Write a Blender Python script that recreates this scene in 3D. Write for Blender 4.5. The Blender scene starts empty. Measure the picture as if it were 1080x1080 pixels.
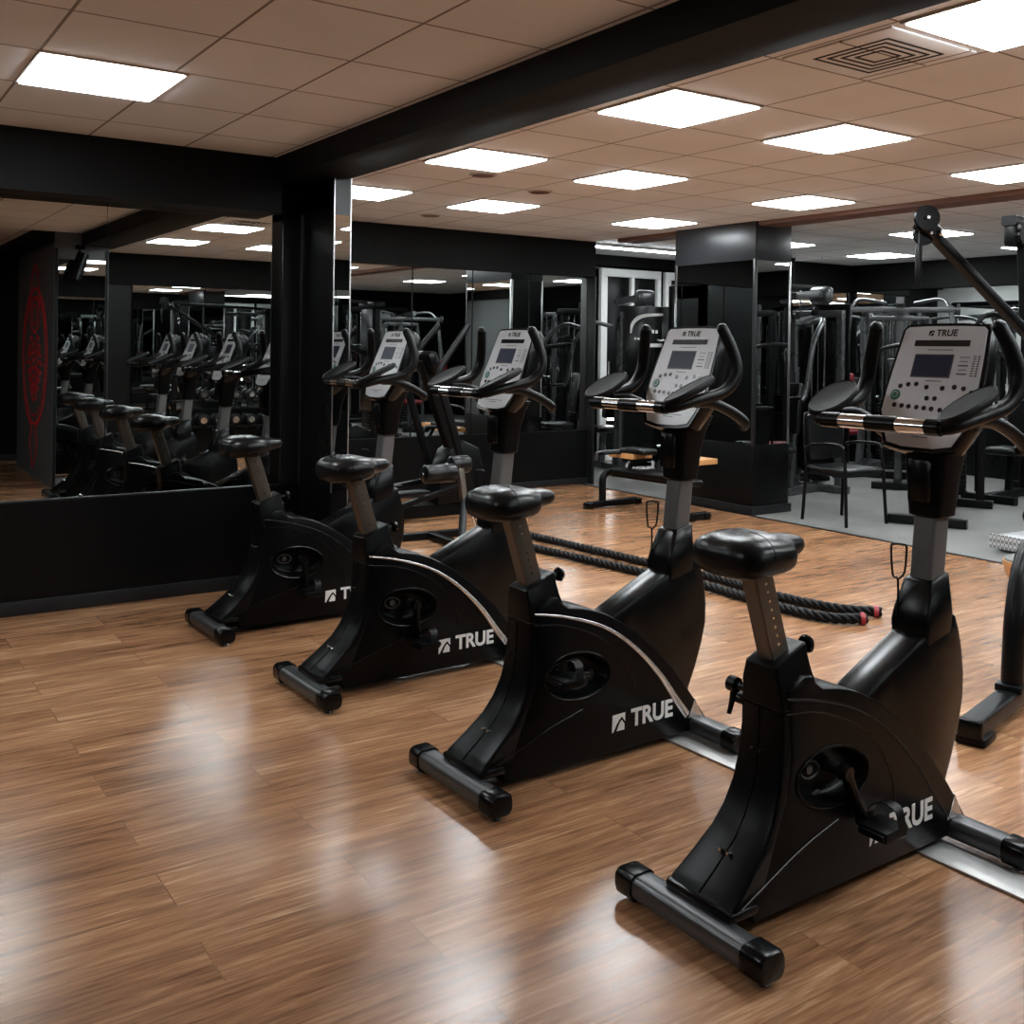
import bpy, bmesh, math, random
from mathutils import Vector, Matrix
random.seed(7)
COL = bpy.context.scene.collection
PI = math.pi
def R(a): return math.radians(a)

# ------------------------------------------------------------------ materials
def mat(name, color, rough=.5, metal=0., spec=.5, emit=None, strength=0, coat=0):
    m = bpy.data.materials.new(name); m.use_nodes = True
    b = m.node_tree.nodes['Principled BSDF']
    b.inputs['Base Color'].default_value = (*color, 1)
    b.inputs['Roughness'].default_value = rough
    b.inputs['Metallic'].default_value = metal
    b.inputs['Specular IOR Level'].default_value = spec
    if coat: b.inputs['Coat Weight'].default_value = coat; b.inputs['Coat Roughness'].default_value = .15
    if emit: b.inputs['Emission Color'].default_value = (*emit, 1); b.inputs['Emission Strength'].default_value = strength
    return m
def noisy(m, scale=6, amt=.25, rough_amt=.12, bump=0, bscale=200):
    """procedural wear: noise varies colour and roughness"""
    nt = m.node_tree; N = nt.nodes; L = nt.links; b = N['Principled BSDF']
    tc = N.new('ShaderNodeTexCoord'); no = N.new('ShaderNodeTexNoise'); no.inputs['Scale'].default_value = scale; no.inputs['Detail'].default_value = 5
    L.new(tc.outputs['Object'], no.inputs['Vector'])
    c = b.inputs['Base Color'].default_value[:]
    mx = N.new('ShaderNodeMix'); mx.data_type = 'RGBA'
    mx.inputs[6].default_value = tuple(v*(1-amt) for v in c[:3])+(1,)
    mx.inputs[7].default_value = tuple(min(1, v*(1+amt)) for v in c[:3])+(1,)
    L.new(no.outputs['Fac'], mx.inputs[0]); L.new(mx.outputs[2], b.inputs['Base Color'])
    mr = N.new('ShaderNodeMapRange'); r0 = b.inputs['Roughness'].default_value
    mr.inputs['To Min'].default_value = max(0, r0-rough_amt); mr.inputs['To Max'].default_value = min(1, r0+rough_amt)
    L.new(no.outputs['Fac'], mr.inputs['Value']); L.new(mr.outputs['Result'], b.inputs['Roughness'])
    if bump:
        n2 = N.new('ShaderNodeTexNoise'); n2.inputs['Scale'].default_value = bscale
        L.new(tc.outputs['Object'], n2.inputs['Vector'])
        bp = N.new('ShaderNodeBump'); bp.inputs['Strength'].default_value = bump; bp.inputs['Distance'].default_value = .002
        L.new(n2.outputs['Fac'], bp.inputs['Height']); L.new(bp.outputs['Normal'], b.inputs['Normal'])
    return m
M = {}
M['shell'] = noisy(mat('black_shell_plastic', (.0025, .0027, .003), .31, spec=.12), 3, .1, .06, .15, 400)
M['gloss'] = noisy(mat('gloss_black_plastic', (.0028, .003, .0032), .24, spec=.22), 4, .1, .05)
M['dark'] = noisy(mat('dark_recess_plastic', (.002, .002, .002), .42, spec=.12), 4, .1, .05)
M['rubber'] = noisy(mat('black_rubber', (.003, .0031, .0034), .38, spec=.15), 12, .2, .08, .25, 300)
M['vinyl'] = noisy(mat('black_vinyl', (.0042, .0044, .0048), .29, spec=.28), 5, .15, .06, .2, 260)
M['steel'] = noisy(mat('grey_painted_steel', (.16, .16, .16), .36, .6), 5, .1, .05)
M['bronze'] = noisy(mat('brownish_steel_post', (.13, .11, .09), .36, .75), 6, .12, .06)
M['stab'] = noisy(mat('graphite_steel', (.085, .087, .09), .34, .7), 6, .1, .05)
M['chrome'] = noisy(mat('chrome', (.78, .78, .78), .14, 1.), 5, .05, .03)
M['silver'] = noisy(mat('silver_trim', (.62, .60, .58), .26, .8), 5, .05, .04)
M['face'] = noisy(mat('silver_console_face', (.60, .60, .62), .42, .15), 4, .05, .04)
M['white'] = noisy(mat('white_print', (.72, .72, .70), .5), 5, .05, .05)
M['lcd'] = mat('dark_blue_lcd', (.03, .033, .06), .3, spec=.15)
M['lcdbar'] = mat('black_display', (.012, .012, .014), .2)
M['green'] = mat('green_button', (.01, .13, .07), .35)
M['red'] = noisy(mat('red_vinyl', (.12, .004, .007), .4, spec=.3), 5, .1, .06)
M['redcap'] = noisy(mat('red_plastic', (.25, .015, .02), .45), 5, .1, .06)
M['wallblack'] = noisy(mat('black_wall_panel', (.0036, .0038, .004), .30, spec=.16), 1.6, .3, .08)
M['beam'] = noisy(mat('black_beam_paint', (.0035, .0033, .0031), .55, spec=.12), 1.6, .2, .08)
M['panel'] = noisy(mat('glossy_black_fascia', (.018, .019, .021), .34, spec=.45), 1.6, .2, .08)
M['post'] = noisy(mat('black_laminate_post', (.008, .0085, .0095), .42, spec=.22), 2, .2, .06)
M['base'] = noisy(mat('dark_baseboard', (.012, .0125, .0135), .38, spec=.3), 3, .2, .08)
M['mirror'] = mat('mirror_glass', (.66, .69, .68), .0, 1.)
M['alu'] = noisy(mat('aluminium_edge', (.45, .45, .45), .3, 1.), 8, .1, .06)
M['machgrey'] = noisy(mat('light_grey_machine_paint', (.075, .078, .08), .28, .5), 5, .1, .06)
M['machblack'] = noisy(mat('black_machine_paint', (.003, .0032, .0035), .33, spec=.16), 5, .15, .06)
M['board'] = noisy(mat('light_wood_board', (.52, .26, .10), .45), 9, .15, .06)
M['soffit'] = noisy(mat('brown_timber_soffit', (.17, .075, .045), .5), 5, .2, .06)
M['plate'] = noisy(mat('brushed_metal_strip', (.50, .50, .49), .38, .5), 14, .12, .08)
M['whitewall'] = noisy(mat('white_paint', (.8, .8, .78), .5), 5, .03, .05)
M['winglow'] = mat('emissive_glass', (.8, .8, .8), .3, emit=(1, .98, .95), strength=4.0)
M['lamp'] = mat('lit_ceiling_panel', (.9, .9, .9), .5, emit=(.90, .965, 1.0), strength=16)
M['lampframe'] = mat('lamp_frame_white', (.5, .45, .4), .5)
M['pad'] = noisy(mat('foam_pad', (.006, .006, .0065), .5, spec=.12), 12, .2, .08, .2, 300)
M['fin'] = noisy(mat('grey_black_wall_paint', (.11, .115, .12), .45), 2, .2, .06)
M['artred'] = noisy(mat('red_wall_paint', (.75, .035, .04), .55), 9, .35, .05)
M['artdark'] = noisy(mat('dark_red_wall_paint', (.20, .01, .015), .55), 9, .35, .05)

def wood_floor():
    m = mat('wood_floor', (.2, .1, .05), .3); nt = m.node_tree; N = nt.nodes; L = nt.links; b = N['Principled BSDF']
    tc = N.new('ShaderNodeTexCoord')
    br = N.new('ShaderNodeTexBrick'); br.offset = .37; br.offset_frequency = 2; br.squash = 1
    br.inputs['Scale'].default_value = 1; br.inputs['Brick Width'].default_value = 1.22; br.inputs['Row Height'].default_value = .185
    br.inputs['Mortar Size'].default_value = .0018; br.inputs['Mortar Smooth'].default_value = .3; br.inputs['Bias'].default_value = 0
    br.inputs['Color1'].default_value = (.0, .0, .0, 1); br.inputs['Color2'].default_value = (1, 1, 1, 1); br.inputs['Mortar'].default_value = (.5, .5, .5, 1)
    L.new(tc.outputs['Object'], br.inputs['Vector'])
    # plank tint shifts the grain
    sc = N.new('ShaderNodeVectorMath'); sc.operation = 'SCALE'; sc.inputs['Scale'].default_value = 9
    L.new(br.outputs['Color'], sc.inputs[0])
    add = N.new('ShaderNodeVectorMath'); add.operation = 'ADD'
    L.new(tc.outputs['Object'], add.inputs[0]); L.new(sc.outputs[0], add.inputs[1])
    def streak(sx, sy, detail, dist=0):
        mp = N.new('ShaderNodeMapping'); mp.inputs['Scale'].default_value = (sx, sy, 1)
        L.new(add.outputs[0], mp.inputs['Vector'])
        no = N.new('ShaderNodeTexNoise'); no.inputs['Scale'].default_value = 1; no.inputs['Detail'].default_value = detail
        no.inputs['Distortion'].default_value = dist; no.inputs['Roughness'].default_value = .6
        L.new(mp.outputs[0], no.inputs['Vector']); return no.outputs['Fac']
    a = streak(2.2, 30, 5, .8); c = streak(6, 95, 6, .6); d = streak(.9, 2.5, 3)
    m1 = N.new('ShaderNodeMix'); m1.data_type = 'FLOAT'; m1.inputs[0].default_value = .50; L.new(a, m1.inputs[2]); L.new(c, m1.inputs[3])
    m2 = N.new('ShaderNodeMix'); m2.data_type = 'FLOAT'; m2.inputs[0].default_value = .25; L.new(m1.outputs[0], m2.inputs[2]); L.new(d, m2.inputs[3])
    m3 = N.new('ShaderNodeMix'); m3.data_type = 'FLOAT'; m3.inputs[0].default_value = .06; L.new(m2.outputs[0], m3.inputs[2]); L.new(br.outputs['Color'], m3.inputs[3])
    cr = N.new('ShaderNodeValToRGB'); e = cr.color_ramp.elements
    e[0].position = .36; e[0].color = (.105, .046, .022, 1)
    e[1].position = .66; e[1].color = (.60, .355, .205, 1)
    x = cr.color_ramp.elements.new(.46); x.color = (.235, .112, .054, 1)
    x = cr.color_ramp.elements.new(.55); x.color = (.345, .178, .090, 1)
    L.new(m3.outputs[0], cr.inputs[0])
    mo = N.new('ShaderNodeMix'); mo.data_type = 'RGBA'; mo.inputs[7].default_value = (.03, .014, .008, 1)
    mf = N.new('ShaderNodeMath'); mf.operation = 'MULTIPLY'; mf.inputs[1].default_value = .40
    L.new(br.outputs['Fac'], mf.inputs[0]); L.new(mf.outputs[0], mo.inputs[0]); L.new(cr.outputs[0], mo.inputs[6])
    L.new(mo.outputs[2], b.inputs['Base Color'])
    mr = N.new('ShaderNodeMapRange'); mr.inputs['To Min'].default_value = .15; mr.inputs['To Max'].default_value = .28
    L.new(c, mr.inputs['Value']); L.new(mr.outputs[0], b.inputs['Roughness'])
    bp = N.new('ShaderNodeBump'); bp.inputs['Strength'].default_value = .07; bp.inputs['Distance'].default_value = .003
    L.new(c, bp.inputs['Height']); L.new(bp.outputs[0], b.inputs['Normal'])
    b.inputs['Specular IOR Level'].default_value = .38
    return m
M['wood'] = wood_floor()
def carpet():
    m = mat('grey_rubber_floor', (.2, .2, .2), .55); nt = m.node_tree; N = nt.nodes; L = nt.links; b = N['Principled BSDF']
    tc = N.new('ShaderNodeTexCoord'); no = N.new('ShaderNodeTexNoise'); no.inputs['Scale'].default_value = 60; no.inputs['Detail'].default_value = 6
    n2 = N.new('ShaderNodeTexNoise'); n2.inputs['Scale'].default_value = 2.2; n2.inputs['Detail'].default_value = 4
    L.new(tc.outputs['Object'], no.inputs['Vector']); L.new(tc.outputs['Object'], n2.inputs['Vector'])
    mx = N.new('ShaderNodeMix'); mx.data_type = 'FLOAT'; mx.inputs[0].default_value = .5; L.new(no.outputs[0], mx.inputs[2]); L.new(n2.outputs[0], mx.inputs[3])
    cr = N.new('ShaderNodeValToRGB'); cr.color_ramp.elements[0].position = .3; cr.color_ramp.elements[0].color = (.095, .094, .09, 1)
    cr.color_ramp.elements[1].position = .7; cr.color_ramp.elements[1].color = (.20, .197, .187, 1)
    L.new(mx.outputs[0], cr.inputs[0]); L.new(cr.outputs[0], b.inputs['Base Color']); return m
M['carpet'] = carpet()
def tiles(name, x0, y0, w, h):
    m = mat(name, (.4, .3, .22), .85, spec=.2); nt = m.node_tree; N = nt.nodes; L = nt.links; b = N['Principled BSDF']
    tc = N.new('ShaderNodeTexCoord'); mp = N.new('ShaderNodeMapping'); mp.inputs['Location'].default_value = (-x0, -y0, 0)
    L.new(tc.outputs['Object'], mp.inputs['Vector'])
    br = N.new('ShaderNodeTexBrick'); br.offset = 0; br.squash = 1
    br.inputs['Scale'].default_value = 1; br.inputs['Brick Width'].default_value = w; br.inputs['Row Height'].default_value = h
    br.inputs['Mortar Size'].default_value = .006; br.inputs['Mortar Smooth'].default_value = .1
    br.inputs['Color1'].default_value = (.80, .785, .77, 1); br.inputs['Color2'].default_value = (.85, .83, .81, 1); br.inputs['Mortar'].default_value = (.27, .23, .20, 1)
    L.new(mp.outputs[0], br.inputs['Vector'])
    no = N.new('ShaderNodeTexNoise'); no.inputs['Scale'].default_value = 1.1; no.inputs['Detail'].default_value = 5
    L.new(tc.outputs['Object'], no.inputs['Vector'])
    hs = N.new('ShaderNodeMix'); hs.data_type = 'RGBA'; hs.blend_type = 'MULTIPLY'; hs.inputs[0].default_value = .22
    cr = N.new('ShaderNodeValToRGB'); cr.color_ramp.elements[0].position = .35; cr.color_ramp.elements[0].color = (.6, .58, .55, 1); cr.color_ramp.elements[1].position = .62
    L.new(no.outputs[0], cr.inputs[0]); L.new(br.outputs['Color'], hs.inputs[6]); L.new(cr.outputs[0], hs.inputs[7]); L.new(hs.outputs[2], b.inputs['Base Color'])
    bp = N.new('ShaderNodeBump'); bp.invert = True; bp.inputs['Strength'].default_value = .4; bp.inputs['Distance'].default_value = .006
    L.new(br.outputs['Fac'], bp.inputs['Height']); L.new(bp.outputs[0], b.inputs['Normal']); return m
def diamond():
    m = mat('diamond_plate', (.6, .6, .6), .35, .7); nt = m.node_tree; N = nt.nodes; L = nt.links; b = N['Principled BSDF']
    tc = N.new('ShaderNodeTexCoord'); ch = N.new('ShaderNodeTexChecker'); ch.inputs['Scale'].default_value = 45
    mp = N.new('ShaderNodeMapping'); mp.inputs['Rotation'].default_value = (0, 0, R(45)); L.new(tc.outputs['Object'], mp.inputs[0])
    ch.inputs['Color1'].default_value = (.75, .75, .75, 1); ch.inputs['Color2'].default_value = (.3, .3, .3, 1)
    L.new(mp.outputs[0], ch.inputs['Vector']); L.new(ch.outputs[0], b.inputs['Base Color']); return m
M['diamond'] = diamond()

# ------------------------------------------------------------------ mesh builder
def rrect(hx, hy, r, n=3):
    pts = []
    r = min(r, hx*.999, hy*.999)
    for cx, cy, a0 in ((hx-r, hy-r, 0), (-hx+r, hy-r, 90), (-hx+r, -hy+r, 180), (hx-r, -hy+r, 270)):
        for i in range(n+1):
            a = R(a0+90*i/n); pts.append((cx+r*math.cos(a), cy+r*math.sin(a)))
    return pts
def ell(cx, cy, rx, ry, n=32, rot=0):
    c, s = math.cos(R(rot)), math.sin(R(rot)); o = []
    for i in range(n):
        a = 2*PI*i/n; x, y = rx*math.cos(a), ry*math.sin(a); o.append((cx+x*c-y*s, cy+x*s+y*c))
    return o
def smooth_path(pts, k=6, closed=False):
    P = [Vector(p) for p in pts]; n = len(P); out = []
    rng = range(n) if closed else range(n-1)
    for i in rng:
        if closed: p0, p1, p2, p3 = P[i-1], P[i], P[(i+1) % n], P[(i+2) % n]
        else:
            p1, p2 = P[i], P[i+1]; p0 = P[i-1] if i else p1-(p2-p1); p3 = P[i+2] if i+2 < n else p2+(p2-p1)
        for j in range(k):
            t = j/k
            out.append(.5*((2*p1)+(-p0+p2)*t+(2*p0-5*p1+4*p2-p3)*t*t+(-p0+3*p1-3*p2+p3)*t**3))
    if not closed: out.append(P[-1])
    return out
class MB:
    def __init__(s): s.bm = bmesh.new()
    def box(s, c, d, bev=0, rot=None, seg=2):
        mt = Matrix.Translation(c) @ (rot if rot else Matrix.Identity(4)) @ Matrix.Diagonal((*d, 1))
        r = bmesh.ops.create_cube(s.bm, size=1, matrix=mt)
        if bev:
            es = list({e for v in r['verts'] for e in v.link_edges})
            bmesh.ops.bevel(s.bm, geom=es, offset=bev, segments=seg, profile=.5, affect='EDGES', clamp_overlap=True)
        return s
    def loft(s, loops, cap=True, closed=True):
        vs = [[s.bm.verts.new(p) for p in lp] for lp in loops]
        n = len(vs[0])
        for a, b in zip(vs, vs[1:]):
            for i in range(n if closed else n-1):
                j = (i+1) % n
                try: s.bm.faces.new((a[i], a[j], b[j], b[i]))
                except ValueError: pass
        if cap:
            for lp in (vs[0], vs[-1]):
                try: s.bm.faces.new(lp)
                except ValueError: pass
        return vs
    def tube(s, pts, r, n=12, smooth=0, closed=False, flat=1., up=None):
        P = [Vector(p) for p in pts]
        rr = r if isinstance(r, (list, tuple)) else None
        if smooth:
            m0 = len(P); P = smooth_path(P, smooth, closed)
            if rr: rr = [rr[min(int(i/smooth), m0-1)]*(1-(i/smooth) % 1)+rr[min(int(i/smooth)+1, m0-1)]*((i/smooth) % 1) for i in range(len(P))]
        N = len(P); loops = []; prev = None
        for i, p in enumerate(P):
            if closed: t = (P[(i+1) % N]-P[i-1])
            else: t = P[min(i+1, N-1)]-P[max(i-1, 0)]
            t.normalize()
            if prev is None:
                u = Vector(up) if up else (Vector((0, 0, 1)) if abs(t.z) < .9 else Vector((1, 0, 0)))
            else: u = prev
            u = (u-t*u.dot(t)).normalized(); prev = u; v = t.cross(u)
            q = rr[i] if rr else r
            loops.append([p+(u*math.cos(2*PI*k/n)*flat+v*math.sin(2*PI*k/n))*q for k in range(n)])
        if closed: loops.append(loops[0]); s.loft(loops, cap=False); bmesh.ops.remove_doubles(s.bm, verts=s.bm.verts, dist=1e-6)
        else: s.loft(loops)
        return s
    def cyl(s, a, b, r, r2=None, n=20): return s.tube([a, b], [r, r2 if r2 is not None else r], n)
    def rod(s, a, b, hx, hy, r=.006, up=(0, 0, 1)):
        """rounded rectangular bar from a to b"""
        a = Vector(a); b = Vector(b); t = (b-a).normalized(); u = Vector(up)
        if abs(u.dot(t)) > .97: u = Vector((1, 0, 0))
        u = (u-t*u.dot(t)).normalized(); v = t.cross(u)
        s.loft([[p+v*x+u*y for x, y in rrect(hx, hy, r)] for p in (a, b)]); return s
    def prism(s, prof, w, r=.01, hole=None, depth=.03, y0=0, hole_side=(1, -1)):
        """profile in (x,z) thickened to y=+-w with rounded rim; optional dished oval hole in both sides"""
        n = len(prof); P = [Vector(p) for p in prof]
        area = sum(P[i].x*P[(i+1) % n].y-P[(i+1) % n].x*P[i].y for i in range(n))
        sg = 1 if area > 0 else -1; nor = []
        for i in range(n):
            e1 = (P[i]-P[i-1]); e2 = (P[(i+1) % n]-P[i]); e1 = e1.normalized() if e1.length else e2.normalized(); e2 = e2.normalized()
            t = (e1+e2); t = t.normalized() if t.length > 1e-6 else e1
            nr = Vector((-t.y, t.x))*sg; c = max(.5, nr.dot(Vector((-e1.y, e1.x))*sg)); nor.append(nr/c)
        def lp(y, ins): return [s.bm.verts.new((P[i].x+nor[i].x*ins, y0+y, P[i].y+nor[i].y*ins)) for i in range(n)]
        seq = [(-w, r), (-w+r*.3, r*.3), (-w+r, 0), (w-r, 0), (w-r*.3, r*.3), (w, r)]
        vs = [lp(y, i) for y, i in seq]
        for a, b in zip(vs, vs[1:]):
            for i in range(n): j = (i+1) % n; s.bm.faces.new((a[i], a[j], b[j], b[i]))
        for sd, ring in ((-1, vs[0]), (1, vs[-1])):
            es = [s.bm.edges.get((ring[i], ring[(i+1) % n])) for i in range(n)]
            if hole:
                cx, cz, rx, rz, rot = hole
                def hl(k, y): return [s.bm.verts.new((x, y0+sd*y, z)) for x, z in ell(cx, cz, rx*k, rz*k, 36, rot)]
                h0 = hl(1, w); hs = [h0, hl(.94, w-depth*.35), hl(.85, w-depth*.8), hl(.7, w-depth)]
                for i in range(36): es.append(s.bm.edges.new((h0[i], h0[(i+1) % 36])))
                for a, b in zip(hs, hs[1:]):
                    for i in range(36): j = (i+1) % 36; s.bm.faces.new((a[i], a[j], b[j], b[i]))
                s.bm.faces.new(hs[-1])
            bmesh.ops.triangle_fill(s.bm, use_beauty=True, edges=es)
        return s
    def xf(s, mt): s.bm.transform(mt); return s
def obj(name, mb, m, parent=None, sharp=38):
    bm = mb.bm; bmesh.ops.recalc_face_normals(bm, faces=bm.faces)
    me = bpy.data.meshes.new(name); bm.to_mesh(me); bm.free()
    me.materials.append(M[m] if isinstance(m, str) else m)
    for p in me.polygons: p.use_smooth = True
    me.set_sharp_from_angle(angle=R(sharp))
    o = bpy.data.objects.new(name, me); COL.objects.link(o)
    if parent: o.parent = parent
    return o
def tag(o, label=None, cat=None, group=None, kind=None):
    if label: o['label'] = label
    if cat: o['category'] = cat
    if group: o['group'] = group
    if kind: o['kind'] = kind
    return o
def thing(name, label, cat, loc=(0, 0, 0), rz=0, group=None):
    o = bpy.data.objects.new(name, None); COL.objects.link(o); o.empty_display_size = .1
    o.location = loc; o.rotation_euler = (0, 0, rz); return tag(o, label, cat, group)
def dup(root, loc=None, rz=None, label=None, group=None, parent=None):
    r = root.copy(); COL.objects.link(r)
    if parent: r.parent = parent
    if loc is not None: r.location = loc
    if rz is not None: r.rotation_euler = (0, 0, rz)
    if label: r['label'] = label
    if group: r['group'] = group
    for ch in list(root.children): dup(ch, parent=r)
    return r
def struct(name, mb, m, parent=None, label=None):
    o = obj(name, mb, m, parent)
    if not parent: o['kind'] = 'structure'
    if label: o['label'] = label
    return o
def text(name, s, size, mt, m, parent, depth=.0006, bold=.0, ax='CENTER', shear=0):
    cu = bpy.data.curves.new('t', 'FONT'); cu.body = s; cu.size = size; cu.align_x = ax; cu.align_y = 'CENTER'
    cu.extrude = depth; cu.offset = bold; cu.shear = shear
    t = bpy.data.objects.new('t', cu); COL.objects.link(t)
    bpy.context.view_layer.update()
    me = bpy.data.meshes.new_from_object(t.evaluated_get(bpy.context.evaluated_depsgraph_get()))
    bpy.data.objects.remove(t); bpy.data.curves.remove(cu)
    me.name = name; me.transform(mt); me.materials.clear(); me.materials.append(M[m])
    o = bpy.data.objects.new(name, me); COL.objects.link(o)
    if parent: o.parent = parent
    return o
def boxo(x0, x1, y0, y1, z0, z1, bev=0):
    return MB().box(((x0+x1)/2, (y0+y1)/2, (z0+z1)/2), (x1-x0, y1-y0, z1-z0), bev)

# ------------------------------------------------------------------ room shell
YL, YB, YR = 5.80, 8.50, -1.75           # left mirror wall, back wall, rear wall
ZC, ZL = 2.51, 2.46
struct('floor', boxo(-3.2, 6.62, -2.0, 10.3, -.1, 0), 'wood')
o = struct('floor', boxo(6.62, 11.3, -2.0, 10.3, -.1, .002), 'carpet')
struct('trim_1', boxo(6.605, 6.635, -1.75, 8.45, 0, .006, .002), 'dark')
tl = tiles('ceiling_tiles_left', .70-.49*8, 2.98-.552*8, .487, .552)
tr = tiles('ceiling_tiles_main', 3.0-.558*2, 3.24-.545*8, .558, .545)
tf = tiles('ceiling_tiles_far', 6.95, 3.24-.545*8+.3, .56, .56)
struct('ceiling', boxo(-3.2, 2.2, -2.0, 6.0, ZL, ZL+.2), tl)
struct('ceiling', boxo(2.47, 6.68, -2.0, 8.9, ZC, ZC+.2), tr)
struct('ceiling', boxo(6.94, 9.95, -2.0, 8.0, ZC, ZC+.2), tf)
struct('ceiling', boxo(9.95, 11.3, -2.0, 8.6, ZC, ZC+.2), tf)
struct('ceiling', boxo(6.7, 10.0, 8.0, 10.3, 2.585, 2.7), 'whitewall')
struct('ceiling', boxo(6.68, 6.94, -2.0, 8.0, ZC-.035, ZC+.2), 'soffit', label='brown timber strip between two tiled ceilings')
# left mirror wall
struct('wall_left', boxo(-3.2, 2.40, YL+.002, YL+.2, 0, 2.6), 'wallblack')
struct('wall_left_lower', boxo(-3.2, 2.395, YL-.02, YL, 0, .58), 'wallblack')
struct('baseboard_left', boxo(-3.2, 2.39, YL-.035, YL-.02, 0, .075, .004), 'base')
struct('trim_2', boxo(-3.2, 2.395, YL-.024, YL, .575, .585, .002), 'base')
struct('wall_left_header', boxo(-3.2, 2.2, YL-.2, YL+.05, 2.15, 2.60), 'beam')
struct('trim_3', boxo(2.28, 2.395, YL-.03, YL, .58, 2.17, .003), 'post')
struct('trim_4', boxo(2.392, 2.398, YL-.034, YL-.02, .58, 2.17), 'alu')
# column at the end of the mirror wall: a black wing with a narrow mirror face
struct('wall_column', boxo(2.40, 2.50, 5.33, 6.1, 0, 2.36), 'wallblack')
struct('wall_column_header', boxo(2.40, 2.50, 5.33, 6.1, 2.17, 2.5), 'beam')
struct('trim_5', boxo(2.398, 2.404, 5.322, 5.33, .58, 2.34), 'alu')
struct('trim_6', boxo(2.496, 2.503, 5.32, 5.33, .0, 2.34), 'alu')
struct('trim_7', boxo(2.404, 2.496, 5.324, 5.332, 2.13, 2.34), 'panel')
# ceiling beam
struct('ceiling_beam', boxo(2.165, 2.49, -2.0, 5.7, 2.335, 2.62, .003), 'beam')
# back wall with mirrors
struct('wall_back', boxo(2.3, 6.70, YB+.002, YB+.2, 0, 2.75), 'wallblack')
struct('wall_back_lower', boxo(2.3, 6.70, YB-.03, YB, 0, .56), 'wallblack')
struct('baseboard_back', boxo(2.3, 6.71, YB-.05, YB-.03, 0, .065, .004), 'base')
struct('wall_back_header', boxo(2.3, 6.72, YB-.10, YB+.1, 2.15, 2.7), 'beam')
struct('trim_8', boxo(6.69, 6.72, YB-.12, YB+.2, 0, 2.15, .003), 'post')
struct('wall_back_far', boxo(2.3, 2.5, 5.9, 8.6, 0, 2.6), 'wallblack')
# pillar
PX0, PX1, PY0, PY1 = 6.65, 7.10, 6.14, 7.13
struct('wall_pillar_core', boxo(PX0+.012, PX1-.012, PY0+.012, PY1-.012, .02, 2.515), 'wallblack')
struct('wall_pillar_base', boxo(PX0, PX1, PY0, PY1, 0, .60, .004), 'wallblack')
struct('wall_pillar_header', boxo(PX0, PX1, PY0, PY1, 2.18, 2.52, .004), 'panel')
struct('baseboard_pillar', boxo(PX0-.02, PX1+.02, PY0-.02, PY1+.02, 0, .075, .004), 'base')
k = 9
for x, y in ((PX0, PY0), (PX1, PY0), (PX0, PY1), (PX1, PY1)):
    w = .022
    struct('trim_%d' % k, MB().box((x+(w if x == PX0 else -w)*.55, y+(w if y == PY0 else -w)*.55, 1.39), (w*1.2, w*1.2, 1.6), .002), 'alu' if (x, y) != (PX0, PY0) else 'base'); k += 1
# far walls of the grey-floored room
struct('wall_far', boxo(9.94, 11.3, 8.6, 8.8, 0, 2.6), 'wallblack')
struct('wall_far_header', boxo(9.94, 11.1, 8.54, 8.6, 2.18, 2.55), 'beam')
struct('wall_right', boxo(11.1, 11.3, -2.0, 8.8, 0, 2.6), 'wallblack')
struct('wall_right_header', boxo(11.04, 11.1, -1.7, 8.6, 2.18, 2.55), 'beam')
# recess behind: white framed doors
struct('wall_recess_side', boxo(6.72, 6.8, 8.7, 10.3, 0, 2.8), 'whitewall')
struct('wall_recess_far', boxo(9.94, 10.1, 8.6, 10.3, 0, 2.8), 'wallblack')
struct('wall_recess_back', boxo(6.7, 10.1, 10.2, 10.3, 0, 2.9), 'wallblack')
struct('wall_recess_lintel', boxo(6.8, 9.94, 10.1, 10.2, 2.45, 2.585), 'beam')
def framed_door(n, x0, x1, z1, panels):
    f = MB(); 
    f.box(((x0+x1)/2, 10.13, z1-.05), (x1-x0, .06, .10), .004)
    f.box((x0+.05, 10.13, (z1-.1)/2), (.10, .06, z1-.1), .004); f.box((x1-.03, 10.13, (z1-.1)/2), (.06, .06, z1-.1), .004)
    ow = (x1-x0-.16)/panels
    for i in range(1, panels): f.box((x0+.10+ow*i, 10.13, (z1-.1)/2), (.05, .06, z1-.1), .004)
    f.box(((x0+x1)/2, 10.13, .04), (x1-x0, .06, .08), .004)
    fr = struct('door_%d' % n, f, 'whitewall')
    for i in range(panels):
        obj('door_panel', boxo(x0+.10+ow*i+.03, x0+.10+ow*(i+1)-.03, 10.145, 10.165, .08, z1-.1, .004), 'wallblack', fr)
        obj('emissive_pane', boxo(x0+.10+ow*i+.05, x0+.10+ow*(i+1)-.05, 10.135, 10.144, .5, .95), 'winglow', fr)  # pane glows by its own emission, set before the black panel
    obj('door_handle', MB().cyl((x0+.13, 10.09, 1.0), (x0+.13, 10.09, 1.25), .012), 'chrome', fr)
framed_door(1, 8.18, 9.18, 2.42, 2); framed_door(2, 9.26, 9.9, 2.42, 1)
# rear wall, side walls (seen in the mirrors)
struct('wall_rear', boxo(-3.2, 11.3, YR-.2, YR, 0, 2.6), 'wallblack')
struct('wall_rear_header', boxo(2.2, 11.1, YR, YR+.06, 2.12, 2.55), 'beam')
struct('wall_rear_lower', boxo(2.2, 11.1, YR, YR+.03, 0, .55), 'wallblack')
struct('wall_side', boxo(-3.4, -3.2, -2.0, 6, 0, 2.6), 'wallblack')
struct('baseboard_rear', boxo(-3.2, 11.1, YR, YR+.02, 0, .075, .004), 'base')
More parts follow.
